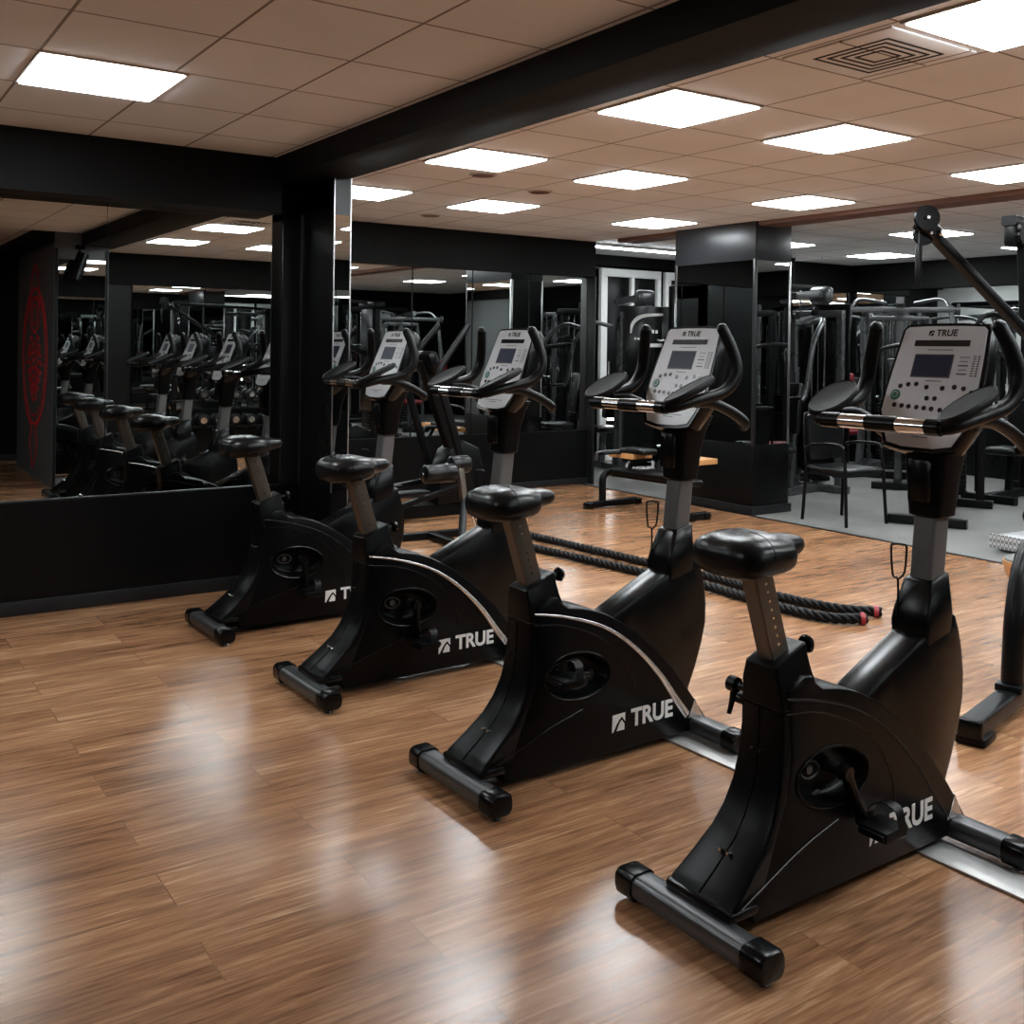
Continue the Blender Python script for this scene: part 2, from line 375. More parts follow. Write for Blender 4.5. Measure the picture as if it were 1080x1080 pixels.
# wall fin with painted crest, right of the camera
struct('wall_fin', boxo(1.92, 2.42, -1.15, .90, 0, 2.5), 'fin')
struct('ceiling_beam_rear', boxo(1.72, 1.93, -1.75, .9, 2.36, 2.55, .003), 'beam')
struct('trim_20', boxo(1.925, 1.95, .90, .91, 0, 2.3), 'post'); struct('trim_21', boxo(2.39, 2.415, .90, .91, 0, 2.3), 'base')

def mirror(x0, x1, y0, y1, z0, z1, label, group='wall mirrors'):
    return tag(obj('wall_mirror', boxo(x0, x1, y0, y1, z0, z1), 'mirror'), label, 'mirror', group)
for x0, x1, l in ((-3.2, -1.5, 'wall mirror above the low black wall at far left, beyond the frame edge'), (-1.497, 1.30, 'large wall mirror on the left wall showing the red painted crest'),
                  (1.303, 2.275, 'wall mirror on left wall just beside the black column, showing reflected bike consoles')):
    mirror(x0, x1, YL-.006, YL, .585, 2.16, l)
mirror(2.404, 2.496, 5.322, 5.328, .60, 2.13, 'narrow strip mirror on the face of the black column')
xs = [2.6, 3.9, 4.62, 5.28, 5.95, 6.685]
nm = ['wall mirror on back wall hidden behind the black column', 'back wall mirror directly right of the black column', 'back wall mirror above and between the two farthest bike consoles',
      'back wall mirror behind the second farthest bike console', 'back wall mirror nearest the recess with white framed doors']
for i in range(5): mirror(xs[i]+.002, xs[i+1]-.002, YB-.008, YB-.002, .565, 2.15, nm[i])
for x in xs[1:5]: k += 1; struct('trim_%d' % (k+20), boxo(x-.005, x+.005, YB-.012, YB-.006, .565, 2.15), 'dark')
mirror(PX0+.002, PX0+.012, PY0+.03, PY1-.03, .60, 2.18, 'mirror on the wide left face of the square pillar')
mirror(PX0+.03, PX1-.03, PY0+.002, PY0+.012, .60, 2.18, 'mirror on the front face of the square pillar, beside the armchair')
mirror(1.955, 2.385, .901, .908, .1, 2.2, 'tall mirror on the end of the wall fin seen inside the left mirror')
for x0, x1 in ((3.3, 4.2), (4.21, 5.6), (5.61, 7.0), (7.01, 8.4), (8.41, 9.8)):
    mirror(x0, x1, YR+.031, YR+.037, .56, 2.12, 'mirror on the rear wall, seen only as a reflection', 'rear wall mirrors')
mirror(9.96, 11.05, 8.585, 8.595, .56, 2.17, 'mirror in the far corner behind the light grey machine')
for i, (y0, y1) in enumerate(((6.2, 8.5), (3.6, 6.19), (1.0, 3.59))):
    mirror(11.085, 11.095, y0, y1, .56, 2.17, ['right wall mirror behind the machines, nearest the far corner', 'right wall mirror behind the black weight machine at the frame edge', 'right wall mirror beyond the right frame edge'][i])
struct('wall_far_lower', boxo(9.94, 11.1, 8.56, 8.6, 0, .56), 'wallblack'); struct('wall_right_lower', boxo(11.06, 11.1, -1.7, 8.6, 0, .56), 'wallblack')

# painted crest on the fin's side
def crest():
    a = MB(); X = 1.917
    def ring(cy, cz, ry, rz, r=.008, n=40):
        a.tube([(X, cy+ry*math.cos(t*2*PI/n), cz+rz*math.sin(t*2*PI/n)) for t in range(n)], r, 6, closed=True, flat=1)
    cy = -.10
    ring(cy, 1.25, .70, .70, .022); ring(cy, 1.25, .60, .62, .012); ring(cy, 1.68, .26, .18, .02); ring(cy, 1.68, .14, .10, .016)
    for s in (-1, 1):
        a.tube([(X, cy+s*.04, 2.2), (X, cy+s*.20, 2.05), (X, cy+s*.22, 1.9), (X, cy+s*.50, 1.7), (X, cy+s*.68, 1.4)], .022, 6, 6)
        a.tube([(X, cy+s*.04, .1), (X, cy+s*.20, .35), (X, cy+s*.12, .5), (X, cy+s*.4, .65), (X, cy+s*.6, .85)], .022, 6, 6)
        for q in range(7):
            z = 1.42-q*.085; w = .44-.03*abs(q-3)*2
            a.tube([(X, cy+s*.03, z-.05), (X, cy+s*w*.6, z+.03), (X, cy+s*w, z)], .020, 6, 5)
        ring(cy+s*.22, 1.32, .11, .04, .02)
    ring(cy, .86, .14, .06, .02); ring(cy, 1.05, .26, .08, .02)
    o = obj('painted_crest', a, 'artred', bpy.data.objects['wall_fin']); o.data.transform(Matrix.Translation((X, 0, 0)) @ Matrix.Diagonal((.18, 1, 1, 1)) @ Matrix.Translation((-X, 0, 0)))
    o['label'] = 'red ornamental crest painted on the wall'
crest()

# ------------------------------------------------------------------ ceiling lights
def lamp_proto():
    t = thing('ceiling_light', 'lit square ceiling panel', 'ceiling light')
    f = MB()
    for sx, sy, w, h in ((0, .265, .545, .012), (0, -.265, .545, .012), (.265, 0, .012, .52), (-.265, 0, .012, .52)): f.box((sx, sy, -.004), (w, h, .008))
    obj('frame', f, 'lampframe', t); obj('diffuser', MB().box((0, 0, -.005), (.515, .515, .016)), 'lamp', t)
    return t
LP = lamp_proto(); first = [True]
def lamp(x, y, z, label):
    if first[0]: LP.location = (x, y, z); LP['label'] = label; LP['group'] = 'square ceiling lights'; first[0] = False
    else: dup(LP, (x, y, z), 0, label, 'square ceiling lights')
cols = {0: 'beside the black ceiling beam', 2: 'in the middle row', 5: 'beside the brown timber strip'}
rows = {-6: 'behind the camera', -3: 'nearest the camera', 0: 'second from the camera', 3: 'third from the camera', 6: 'farthest, near the back wall'}
for kx in (0, 2, 5):
    for j in (-6, -3, 0, 3, 6): lamp(3.0+.558*kx+.279, 3.24+.545*j+.272, ZC, 'square ceiling light %s, %s' % (cols[kx], rows[j]))
for x, y, l in ((.70+.243, 4.08+.27, 'square ceiling light left of the beam, the only one there in view'), (-1.25, 4.35, 'square ceiling light at far left beyond the frame edge, near the mirror wall'),
             (-1.25, 1.6, 'square ceiling light at far left beyond the frame edge, behind the camera line')):
    lamp(x, y, ZL, l)
for x, y, l in ((8.55, 5.75, 'square ceiling light behind the diagonal cable arm'), (10.05, 7.4, 'square ceiling light beyond the timber strip, nearest the far corner'),
             (10.4, 5.75, 'square ceiling light at the right frame edge beyond the timber strip'), (8.3, 7.35, 'square ceiling light just right of the square pillar, beyond the timber strip'),
             (8.55, 3.6, 'square ceiling light beyond right frame edge, over the grey floor beside the timber strip'), (10.3, 3.6, 'square ceiling light over the grey floor near the right wall, beyond the frame edge'), (8.55, 1.7, 'square ceiling light over the grey floor nearest the rear wall')):
    lamp(x, y, ZC, l)
def recess_fill_light(x, y):
    t = thing('recess_fill_light', 'added white strip light brightening the recess behind the square pillar', 'ceiling light', (x, y, 2.57))
    obj('housing', MB().box((0, 0, 0), (2.2, .14, .03), .005), 'whitewall', t); obj('diffuser', MB().box((0, 0, -.018), (2.1, .11, .012)), 'lamp', t)
recess_fill_light(8.3, 9.1)  # added lamp that brightens the white recess ceiling
# vent & small ceiling fittings
t = thing('ceiling_vent', 'square ceiling air vent with nested black slots beside the beam', 'vent', (3.27, 2.43, ZC))
obj('frame', MB().box((0, 0, -.004), (.50, .48, .008), .002), tr, t)
for i in range(4):
    w = .16-.035*i; s = MB()
    for sx, sy, a, b in ((0, w, 2*w, .009), (0, -w, 2*w, .009), (w, 0, .009, 2*w), (-w, 0, .009, 2*w)): s.box((sx, sy, -.009), (a+.009*(a > b), b, .003))
    obj('slot', s, 'dark', t)
for i, (x, y) in enumerate(((4.25, 5.95), (3.55, 5.6), (4.3, 7.6))):
    t = thing('ceiling_speaker', ['small round ceiling speaker, leftmost of those by the back wall', 'dark round ceiling fitting between two lights left of centre', 'round ceiling speaker nearest the back wall header'][i], 'speaker', (x, y, ZC))
    obj('rim', MB().cyl((0, 0, -.008), (0, 0, .0), .085, .09, 28), 'lampframe', t); obj('grille', MB().cyl((0, 0, -.012), (0, 0, -.007), .07, .07, 28), 'soffit', t)
# spot speaker hung from the rear beam, seen in the mirror
t = thing('hanging_speaker', 'black cylindrical speaker on a bracket seen in the left mirror', 'speaker', (2.12, 1.05, 2.33))
obj('bracket', MB().box((0, 0, -.02), (.08, .08, .04), .004).cyl((0, 0, -.04), (-.01, 0, -.12), .01), 'dark', t)
obj('body', MB().cyl((.03, 0, -.08), (-.05, .02, -.33), .055, .06, 24), 'gloss', t)

# floor strip under the bikes' front feet
tag(obj('floor_strip', MB().rod((2.69, -.4, .004), (2.55, 5.3, .004), .06, .0035, .001), 'plate'), 'brushed metal floor strip running under the front feet of the exercise bikes', 'floor strip')

# ------------------------------------------------------------------ exercise bike
def tri_mark(scale, mt):
    b = MB()
    for poly in ([(0, -.05), (.03, .97), (1, 1), (1, .48), (.76, .80), (.58, .68), (.36, .42), (.10, 0)], [(.36, 0), (.95, 0), (.95, .34), (.74, .60), (.56, .42)]):
        f = b.bm.faces.new([b.bm.verts.new((x*scale, y*scale, 0)) for x, y in poly])
        r = bmesh.ops.extrude_face_region(b.bm, geom=[f]); bmesh.ops.translate(b.bm, vec=(0, 0, .0006), verts=[v for v in r['geom'] if isinstance(v, bmesh.types.BMVert)])
    bmesh.ops.triangulate(b.bm, faces=b.bm.faces[:]); b.bm.transform(mt); return b
def make_bike(crank_deg, lever=False, trim=True):
    t = thing('exercise_bike', 'black upright exercise bike', 'exercise bike')
    # rear leg of the shell, flaring to the foot
    zs = [(.094, .020, .106), (.102, .024, .105), (.12, .048, .102), (.15, .086, .097), (.20, .145, .090), (.25, .180, .083), (.31, .207, .077), (.38, .222, .072), (.45, .228, .069), (.508, .228, .068)]
    b = MB(); loops = []
    def leg_loop(z, x, w, xf=.30):
        c = .010; return [(x, -w+c, z), (x+c*.3, -w+c*.3, z), (x+c, -w, z), (max(x+.05, xf), -.072, z), (max(x+.05, xf), .072, z), (x+c, w, z), (x+c*.3, w-c*.3, z), (x, w-c, z), (x-.004, w*.5, z), (x-.008, 0, z), (x-.004, -w*.5, z)]
    b.loft([leg_loop(z, x, w, .14+z*.35) for z, x, w in zs]); obj('rear_cover', b, 'shell', t, 50)
    obj('foot_bracket', MB().box((.058, 0, .084), (.100, .220, .024), .010), 'gloss', t)
    # main shell
    top = smooth_path([(1.03, .055), (.985, .115), (.925, .19), (.82, .305), (.69, .415), (.565, .492), (.47, .53), (.375, .548)], 4)
    prof = [(.13, .026), (.99, .026), (1.03, .04)]+[(p.x, p.y) for p in [Vector((q[0], q[1])) for q in top]]+[(.345, .57), (.335, .585), (.30, .59), (.25, .56), (.25, .52), (.255, .40), (.235, .30), (.19, .22), (.13, .13), (.10, .09)]
    s = MB().prism(prof, .076, .010, hole=(.415, .318, .135, .071, -5), depth=.045)
    sh = obj('shell', s, 'shell', t, 40)
    # collar around the seat tube
    c = MB(); loops = []
    for z, x0, x1, w, sl in ((.512, .228, .372, .068, 0), (.55, .225, .366, .064, .05), (.575, .223, .350, .061, .15), (.592, .222, .342, .056, .3), (.614, .221, .338, .050, .42), (.618, .225, .334, .046, .42)):
        xc, hx = (x0+x1)/2, (x1-x0)/2; loops.append([(xc+x, y, z+sl*(x+hx)) for x, y in rrect(hx, w, .008)])
    c.loft(loops); obj('collar', c, 'shell', t)
    obj('collar_rim', MB().tube([(.229, -.0665, .512), (.229, .0665, .512)], .003, 6).tube([(.229, -.068, .512), (.37, -.072, .512)], .003, 6).tube([(.229, .068, .512), (.37, .072, .512)], .003, 6), 'gloss', t)
    # rear seam and screws
    s = MB().tube([(x-.009, 0, z) for z, x, w in zs[1:]], .0022, 6, 3); obj('seam', s, 'dark', sh)
    s = MB()
    for z, x in ((.175, .113), (.40, .222)):
        for y in (-.013, .013): s.cyl((x-.016, y, z+.004), (x+.0, y, z), .0045, n=10)
    obj('screw', s, 'chrome', sh)
    for sd in (-1, 1):
        # raised arcs on the side
        pts = [(.235, .545), (.37, .517), (.53, .462), (.665, .375), (.785, .262), (.87, .155), (.925, .09)]
        s = MB().tube([(x, sd*.077, z) for x, z in pts], [.0028, .004, .005, .007, .010, .013, .014] if trim else .003, 8, 5, up=(0, 1, 0), flat=.4)
        obj('trim_arc', s, 'silver' if trim else 'gloss', sh)
        s = MB().tube([(x, sd*.0765, z) for x, z in ((.235, .508), (.36, .490), (.50, .435), (.60, .36), (.665, .26), (.68, .19))], .0025, 8, 5, up=(0, 1, 0), flat=.5); obj('ridge', s, 'gloss', sh)
        s = MB().tube([(x, sd*y, z) for x, y, z in ((.03, .104, .085), (.16, .092, .125), (.30, .079, .165), (.44, .0765, .20))], .003, 8, 5, up=(0, 1, 0), flat=.5); obj('ridge', s, 'gloss', sh)
        s = MB().tube([(x, sd*.0765, z) for x, z in ell(.415, .318, .142, .078, 40, -5)], .005, 8, closed=True, flat=.6); obj('hole_rim', s, 'gloss', sh)
        s = MB().tube([(x, sd*.046, z) for x, z in ell(.36, .335, .035, .022, 24, -6)], .003, 6, closed=True); s.cyl((.36, sd*.03, .335), (.36, sd*.047, .335), .012, n=16); obj('hub_cap', s, 'stab', sh)
        # printing
        mt = Matrix.Translation((.0, sd*.0765, .0)) @ (Matrix.Rotation(R(90), 4, 'X') if sd < 0 else Matrix.Rotation(R(180), 4, 'Z') @ Matrix.Rotation(R(90), 4, 'X'))
        cx = .755 if sd < 0 else -.755
        text('logo_text', 'TRUE', .083, mt @ Matrix.Translation((cx, .127, 0)) @ Matrix.Diagonal((.98, 1, 1, 1)), 'white', sh, bold=.0026)
        obj('logo_mark', tri_mark(.058, mt @ Matrix.Translation((cx-.185, .098, 0))), 'white', sh)
    # front fin
    fp = [(.52, .44), (.60, .495), (.70, .540), (.80, .585), (.90, .628), (.965, .648), (.995, .645), (1.015, .60), (1.032, .54), (1.042, .47), (1.04, .40), (1.022, .33), (.99, .245), (.95, .16), (.80, .20), (.62, .36)]
    obj('front_fin', MB().prism(fp, .056, .013), 'gloss', t, 40)
    # guard edge and silver foot insert
    obj('front_guard', MB().tube([(x, 0, z) for x, z in ((.93, .20), (.985, .125), (1.02, .07))], .018, 10, 4, flat=.5), 'gloss', t)
    obj('front_insert', MB().prism([(.93, .075), (.965, .14), (.99, .095), (1.005, .07)], .078, .003), 'silver', t)
    # cuff, post, neck
    c = MB(); c.loft([[(cx+x, y, z+.25*x) for x, y in rrect(hx, hy, .012)] for z, cx, hx, hy in ((.590, .905, .060, .060), (.645, .908, .064, .062), (.68, .912, .060, .058), (.755, .928, .046, .047), (.759, .928, .042, .043))]); obj('post_cuff', c, 'gloss', t)
    obj('console_post', MB().rod((.926, 0, .70), (.958, 0, 1.00), .036, .036, .010, up=(1, 0, 0)), 'steel', t)
    c = MB(); c.loft([[(cx+x, y, z) for x, y in rrect(hx, hy, .018)] for z, cx, hx, hy in ((.925, .950, .036, .040), (.932, .950, .047, .052), (1.04, .955, .053, .060), (1.11, .965, .062, .066), (1.16, .975, .075, .075))]); obj('neck_cover', c, 'shell', t)
    obj('neck_panel', MB().box((.890, 0, 1.035), (.03, .07, .13), .012), 'gloss', t)
    # stabilisers
    for nm_, x, hl in (('rear_foot', .0, .235), ('front_foot', .975, .285)):
        f = MB().rod((x, -hl+.05, .046), (x, hl-.05, .046), .029, .038, .020, up=(1, 0, 0)); ft = obj(nm_, f, 'stab', t)
        for sd in (-1, 1):
            c = MB(); c.loft([[(x+a, sd*y, .046+b_) for a, b_ in rrect(hx, hz, .022)] for y, hx, hz in ((hl-.055, .042, .034), (hl+.0, .042, .034), (hl+.008, .038, .030), (hl+.01, .030, .022))])
            obj('end_cap', c, 'gloss', ft)
            obj('levelling_foot', MB().cyl((x, sd*(hl-.025), .001), (x, sd*(hl-.025), .010), .020, .017).cyl((x, sd*(hl-.025), .008), (x, sd*(hl-.025), .022), .007), 'chrome', ft)
            if nm_ == 'front_foot':
                obj('transport_wheel', MB().cyl((x+.035, sd*(hl-.045), .034), (x+.035, sd*(hl-.010), .034), .032, n=24).cyl((x+.035, sd*(hl-.05), .034), (x+.035, sd*(hl-.005), .034), .012), 'rubber', ft)
    obj('frame_rail', MB().rod((.02, 0, .046), (.97, 0, .046), .022, .02, .006), 'dark', t)
    # seat post & seat
    sp = obj('seat_post', MB().rod((.276, 0, .62), (.190, 0, .885), .025, .033, .005, up=(1, 0, 0)), 'bronze', t)
    d = Vector((-.086, 0, .265))
    s = MB()
    for i in range(8):
        p = Vector((.276, 0, .62))+d*(.17+i*.085)
        for sd in (-1, 1): s.cyl(p+Vector((0, sd*.0245, 0)), p+Vector((0, sd*.0260, 0)), .0035, n=8)
    obj('adjustment_hole', s, 'chrome', sp)
    secs = [(.030, .040, .892, .925), (.033, .066, .880, .940), (.043, .088, .871, .952), (.06, .104, .864, .961), (.09, .113, .861, .967), (.13, .116, .860, .968), (.17, .115, .861, .966), (.195, .110, .863, .961), (.213, .100, .866, .956), (.225, .087, .870, .952), (.236, .070, .875, .949), (.25, .056, .880, .947), (.27, .049, .885, .945), (.295, .045, .889, .942), (.315, .037, .895, .937), (.325, .020, .905, .928)]
    s = MB(); loops = []
    for x, w, z0, z1 in secs:
        zc, hz = (z0+z1)/2, (z1-z0)/2; lp = []
        for q in range(28):
            a = 2*PI*q/28; ca, sa = math.cos(a), math.sin(a)
            y = w*abs(ca)**.70*(1 if ca >= 0 else -1); z = zc+hz*abs(sa)**.78*(1 if sa >= 0 else -1)
            if sa > 0 and x < .2: z -= .005*math.exp(-(y/.022)**2)
            lp.append((x+.026, y, z+.03*x-.017))
        loops.append(lp)
    s.loft(loops); st = obj('seat', s, 'vinyl', t, 80)
    obj('seat_clamp', MB().box((.195, 0, .868), (.10, .05, .03), .006), 'dark', st)
    s = MB(); 
    s.tube([(.138, -.117, .900), (.138, -.1145, .923), (.138, -.100, .943), (.138, -.07, .957), (.138, -.03, .960)], .0012, 6, 4); obj('stitching', s, 'dark', st)
    # pull pin, lever
    s = MB().cyl((.325, -.014, .638), (.374, -.014, .645), .009).cyl((.374, -.014, .645), (.382, -.014, .646), .021, .024, 24).cyl((.382, -.014, .646), (.394, -.014, .648), .024, .016, 24); obj('pull_pin', s, 'gloss', t)
    s = MB().box((.345, .0, .595), (.05, .05, .05), .014); obj('pin_housing', s, 'gloss', t)
    if lever:
        s = MB().cyl((.25, .05, .53), (.25, .115, .53), .010).cyl((.25, .10, .53), (.25, .125, .53), .020, n=20).tube([(.25, .11, .53), (.245, .112, .49), (.235, .114, .455)], [.010, .008, .006], 10); obj('lever', s, 'gloss', t)
    # wire holder
    s = MB().tube([(.850, .040, .63), (.850, .040, .745), (.840, .050, .757), (.836, .054, .838), (.842, .048, .848), (.856, .026, .848), (.861, .020, .838), (.858, .024, .770), (.852, .038, .748)], .0032, 8, 3); obj('wire_holder', s, 'dark', t)
    # cranks and pedals
    A = Vector((.450, 0, .322)); s = MB().cyl(A+Vector((0, -.085, 0)), A+Vector((0, .085, 0)), .016); obj('crank_axle', s, 'stab', t)
    for sd in (-1, 1):
        a = R(crank_deg if sd < 0 else crank_deg+180); p = A+Vector((math.cos(a), 0, math.sin(a)))*.145
        s = MB().rod(A+Vector((0, sd*.088, 0)), p+Vector((0, sd*.100, 0)), .010, .015, .005, up=(0, 1, 0)); s.cyl(A+Vector((0, sd*.076, 0)), A+Vector((0, sd*.102, 0)), .022, .018); s.cyl(p+Vector((0, sd*.088, 0)), p+Vector((0, sd*.112, 0)), .017)
        cr = obj('crank', s, 'gloss', t)
        b = MB(); pc = p+Vector((0, sd*.160, 0)); b.box(pc, (.095, .085, .030), .007); b.box(pc+Vector((0, 0, .010)), (.080, .070, .012), .004)
        for e_ in (-1, 1): b.box(pc+Vector((e_*.050, 0, 0)), (.010, .075, .016), .004)
        pd = obj('pedal', b, 'rubber', t)
        lp = [pc+Vector((.012, -.046*sd, -.006)), pc+Vector((.018, -.046*sd, .035)), pc+Vector((.022, -.01*sd, .060)), pc+Vector((.022, .03*sd, .050)), pc+Vector((.014, .047*sd, -.004))]
        s = MB(); L_ = [[q+Vector((dx, 0, dz)) for dx, dz in ((-.016, 0), (.016, 0), (.016, .003), (-.016, .003))] for q in smooth_path(lp, 4)]; s.loft(L_); obj('strap', s, 'rubber', pd)
    # console: frame with origin at lower edge of the face, v up the face, w towards the rider
    v = Vector((.135, 0, .340)).normalized(); u = Vector((0, -1, 0)); w = u.cross(v)
    if w.x > 0: w = -w
    CM = Matrix(((u.x, v.x, w.x, .876), (u.y, v.y, w.y, 0), (u.z, v.z, w.z, 1.138), (0, 0, 0, 1))) @ Matrix.Diagonal((1, 1.035, 1, 1))
    def outline(g):
        return [(-.105-g, -g), (-.125-g, .04), (-.148-g, .095), (-.147-g, .16), (-.140-g, .26), (-.133-g, .345), (-.122-g*.8, .356+g*.8), (-.05, .359+g), (.05, .359+g), (.122+g*.8, .356+g*.8), (.133+g, .345), (.140+g, .26), (.147+g, .16), (.148+g, .095), (.125+g, .04), (.105+g, -g), (.05, -.010-g), (-.05, -.010-g)]
    s = MB(); s.loft([[(x, y, z) for x, y in outline(g)] for g, z in ((.000, -.003), (.008, -.003), (.011, -.010), (.009, -.045), (-.004, -.075))]+[[(x*.80, .20+(y-.20)*.80+.0, -.105) for x, y in outline(0)], [(x*.55, .16+(y-.18)*.7, -.125) for x, y in outline(0)]])
    s.xf(CM); co = obj('console', s, 'gloss', t, 45)
    s = MB(); s.loft([[(x, y, z) for x, y in outline(-.002)] for z in (-.004, .0)]); s.xf(CM); obj('face_plate', s, 'face', co)
    # handle-mount shell below/behind console
    def bxc(u0, u1, v0, v1, d=.0012, bev=.0): return MB().box(((u0+u1)/2, (v0+v1)/2, d/2), (abs(u1-u0), abs(v1-v0), d), bev).xf(CM)
    def px(x, y): cx = 700-(y-105)*.257; return ((x-cx)*.0007, .354*(650-y)/550)
    obj('display_bar', bxc(-.088, .088, .2945, .313, .002), 'lcdbar', co)
    obj('screen', bxc(-.062-.012, .056-.012, .203, .266, .002), 'lcd', co)
    obj('screen_bezel', bxc(-.066-.012, .060-.012, .199, .270, .0012), 'stab', co)
    bt = [px(482, 385), px(520, 376), px(558, 373), px(605, 386), px(677, 388), px(731, 381), px(771, 386), px(805, 404), px(605, 437), px(641, 437)]+[px(x, y) for x, y in ((452, 475), (487, 477), (520, 479), (557, 481), (591, 483), (625, 485), (663, 488), (700, 490))]
    for (a, b_) in bt: obj('button', MB().cyl((a, b_, 0), (a, b_, .0025), .0075, .0065, 14).xf(CM), 'lcdbar', co)
    a, b_ = px(457, 427); s = MB().cyl((a, b_, 0), (a, b_, .003), .0165, .015, 24).xf(CM); obj('start_button', s, 'green', co)
    obj('start_button_ring', MB().tube([(a+.009*math.cos(i*PI/8), b_+.009*math.sin(i*PI/8), .0032) for i in range(16)], .0009, 6, closed=True).xf(CM), 'face', co)
    s = MB()
    for i in range(5): y = .262-i*.0125; s.box((.082, y, .0006), (.030-.006*(i % 2), .0035 if i in (2, 4) else .0018, .0012))
    obj('printed_legend', s.xf(CM), 'stab', co); s = MB()
    for i in range(9): y = .265-i*.0072; s.box((.113, y, .0006), (.009, .0028, .0012)); s.box((.126, y, .0006), (.006, .0040, .0012))
    obj('printed_table', s.xf(CM), 'stab', co)
    for y_, w_ in ((.2835, .08), (.189, .05), (.030, .13), (.022, .05)): obj('printed_line', MB().box((0, y_, .0006), (w_, .002, .0012)).xf(CM), 'stab', co)
    text('logo_text', 'TRUE', .028, CM @ Matrix.Translation((.008, .335, .0004)), 'lcdbar', co, .0004, .0006)
    obj('logo_mark', tri_mark(.0165, CM @ Matrix.Translation((-.050, .327, .0))), 'lcdbar', co)
    # handlebars
    s = MB(); bx, bz = .692, 1.205
    s.tube([(bx, -.20, bz), (bx, .20, bz)], .019, 14)
    for sd in (-1, 1):
        s.tube([(bx, sd*.18, bz), (bx+.015, sd*.212, bz+.003), (.76, sd*.228, 1.222), (.83, sd*.230, 1.236), (.915, sd*.236, 1.256), (.962, sd*.242, 1.295), (.978, sd*.240, 1.342), (.970, sd*.222, 1.412), (.952, sd*.195, 1.480)], [.019, .019, .019, .020, .021, .022, .022, .0215, .020], 14, 5)
        s.tube([(.952, sd*.195, 1.480), (.949, sd*.190, 1.490), (.948, sd*.188, 1.494)], [.020, .014, .004], 14)
    obj('handlebar', s, 'rubber', t, 60)
    for sd in (-1, 1):
        s = MB().tube([(.80, sd*.222, 1.222), (.88, sd*.222, 1.218), (.97, sd*.222, 1.188), (1.045, sd*.220, 1.148), (1.062, sd*.200, 1.130)], .0185, 14, 5); obj('side_grip', s, 'rubber', t, 60)
    for y in (-.105, .080):
        obj('heart_rate_contact', MB().cyl((bx, y-.045, bz), (bx, y+.045, bz), .0202), 'chrome', t)
    for y0_, y1_ in ((-.190, -.150), (-.060, .035), (.125, .185)): obj('grip_sleeve', MB().cyl((bx, y0_, bz), (bx, y1_, bz), .0225), 'gloss', t)
    for sd in (-1, 1):
        rot = Matrix.Translation((.775, sd*.216, 1.262)) @ Matrix.Rotation(R(-24), 4, 'Y') @ Matrix.Rotation(R(9*sd), 4, 'X') @ Matrix.Rotation(R(6*sd), 4, 'Z')
        s = MB(); s.loft([[(x, y, z) for x, y in ell(0, 0, .112*q, .054*q, 30)] for q, z in ((.86, -.012), (.97, -.008), (1., 0), (.98, .008), (.93, .012), (.90, .0095), (.3, .006))]); s.xf(rot); obj('elbow_pad', s, 'pad', t, 30)
    return t
def finish_bike(b, loc, rz, label):
    b.location = loc; b.rotation_euler = (0, 0, R(rz)); b['label'] = label; b['group'] = 'exercise bikes in a row'
finish_bike(make_bike(-66, True, False), (1.757, 1.790, 0), 1.0, 'black exercise bike nearest the camera, its rear foot lowest in the photo')
finish_bike(make_bike(172, False, True), (1.695, 2.775, 0), 1.2, 'black exercise bike with its pedal level across the oval recess, second nearest')
finish_bike(make_bike(-88, False, True), (1.647, 3.865, 0), 1.5, 'black exercise bike with silver arc, third from camera, low pedal beside the lettering')
finish_bike(make_bike(-88, False, False), (1.600, 4.93, 0), 1.5, 'black exercise bike farthest from camera, standing beside the mirror wall')

# ------------------------------------------------------------------ battle ropes
def rope(pts, label):
    t = thing('battle_rope', label, 'rope', group='battle ropes lying on the floor')
    P = smooth_path(pts, 10); 
    # resample
    out = [P[0]]; 
    for p in P[1:]:
        while (p-out[-1]).length > .012: out.append(out[-1]+(p-out[-1]).normalized()*.012)
    s = MB(); R0 = .0145
    for ph in range(3):
        q = []
        for i, p in enumerate(out):
            tn = (out[min(i+1, len(out)-1)]-out[max(i-1, 0)]).normalized(); sx = Vector((-tn.y, tn.x, 0)).normalized(); up = Vector((0, 0, 1))
            a = i*.012/.13*2*PI+ph*2*PI/3; q.append(p+(sx*math.cos(a)+up*math.sin(a))*R0)
        s.tube(q, .0145, 7)
    obj('rope', s, 'rubber', t, 60)
    for a, b, c in ((out[-1], out[-2], out[-4]), (out[0], out[1], out[3])):
        obj('end_sleeve', MB().tube([a, b, c], [.024, .031, .031], 18), 'rubber', t); obj('red_band', MB().cyl(b, c, .0325, .0325, 18), 'redcap', t)
rope([(4.10, 6.22, .030), (4.12, 5.87, .030), (4.25, 4.86, .030), (4.33, 4.3, .030), (4.31, 3.79, .030), (4.36, 3.50, .030), (4.52, 3.37, .030)], 'black battle rope lying nearer the bikes, tape on its end')
rope([(4.37, 6.35, .030), (4.38, 6.1, .030), (4.48, 5.0, .030), (4.53, 4.4, .030), (4.50, 3.95, .030), (4.56, 3.6, .030), (4.70, 3.42, .030)], 'black battle rope lying farther from the bikes, parallel to the first')

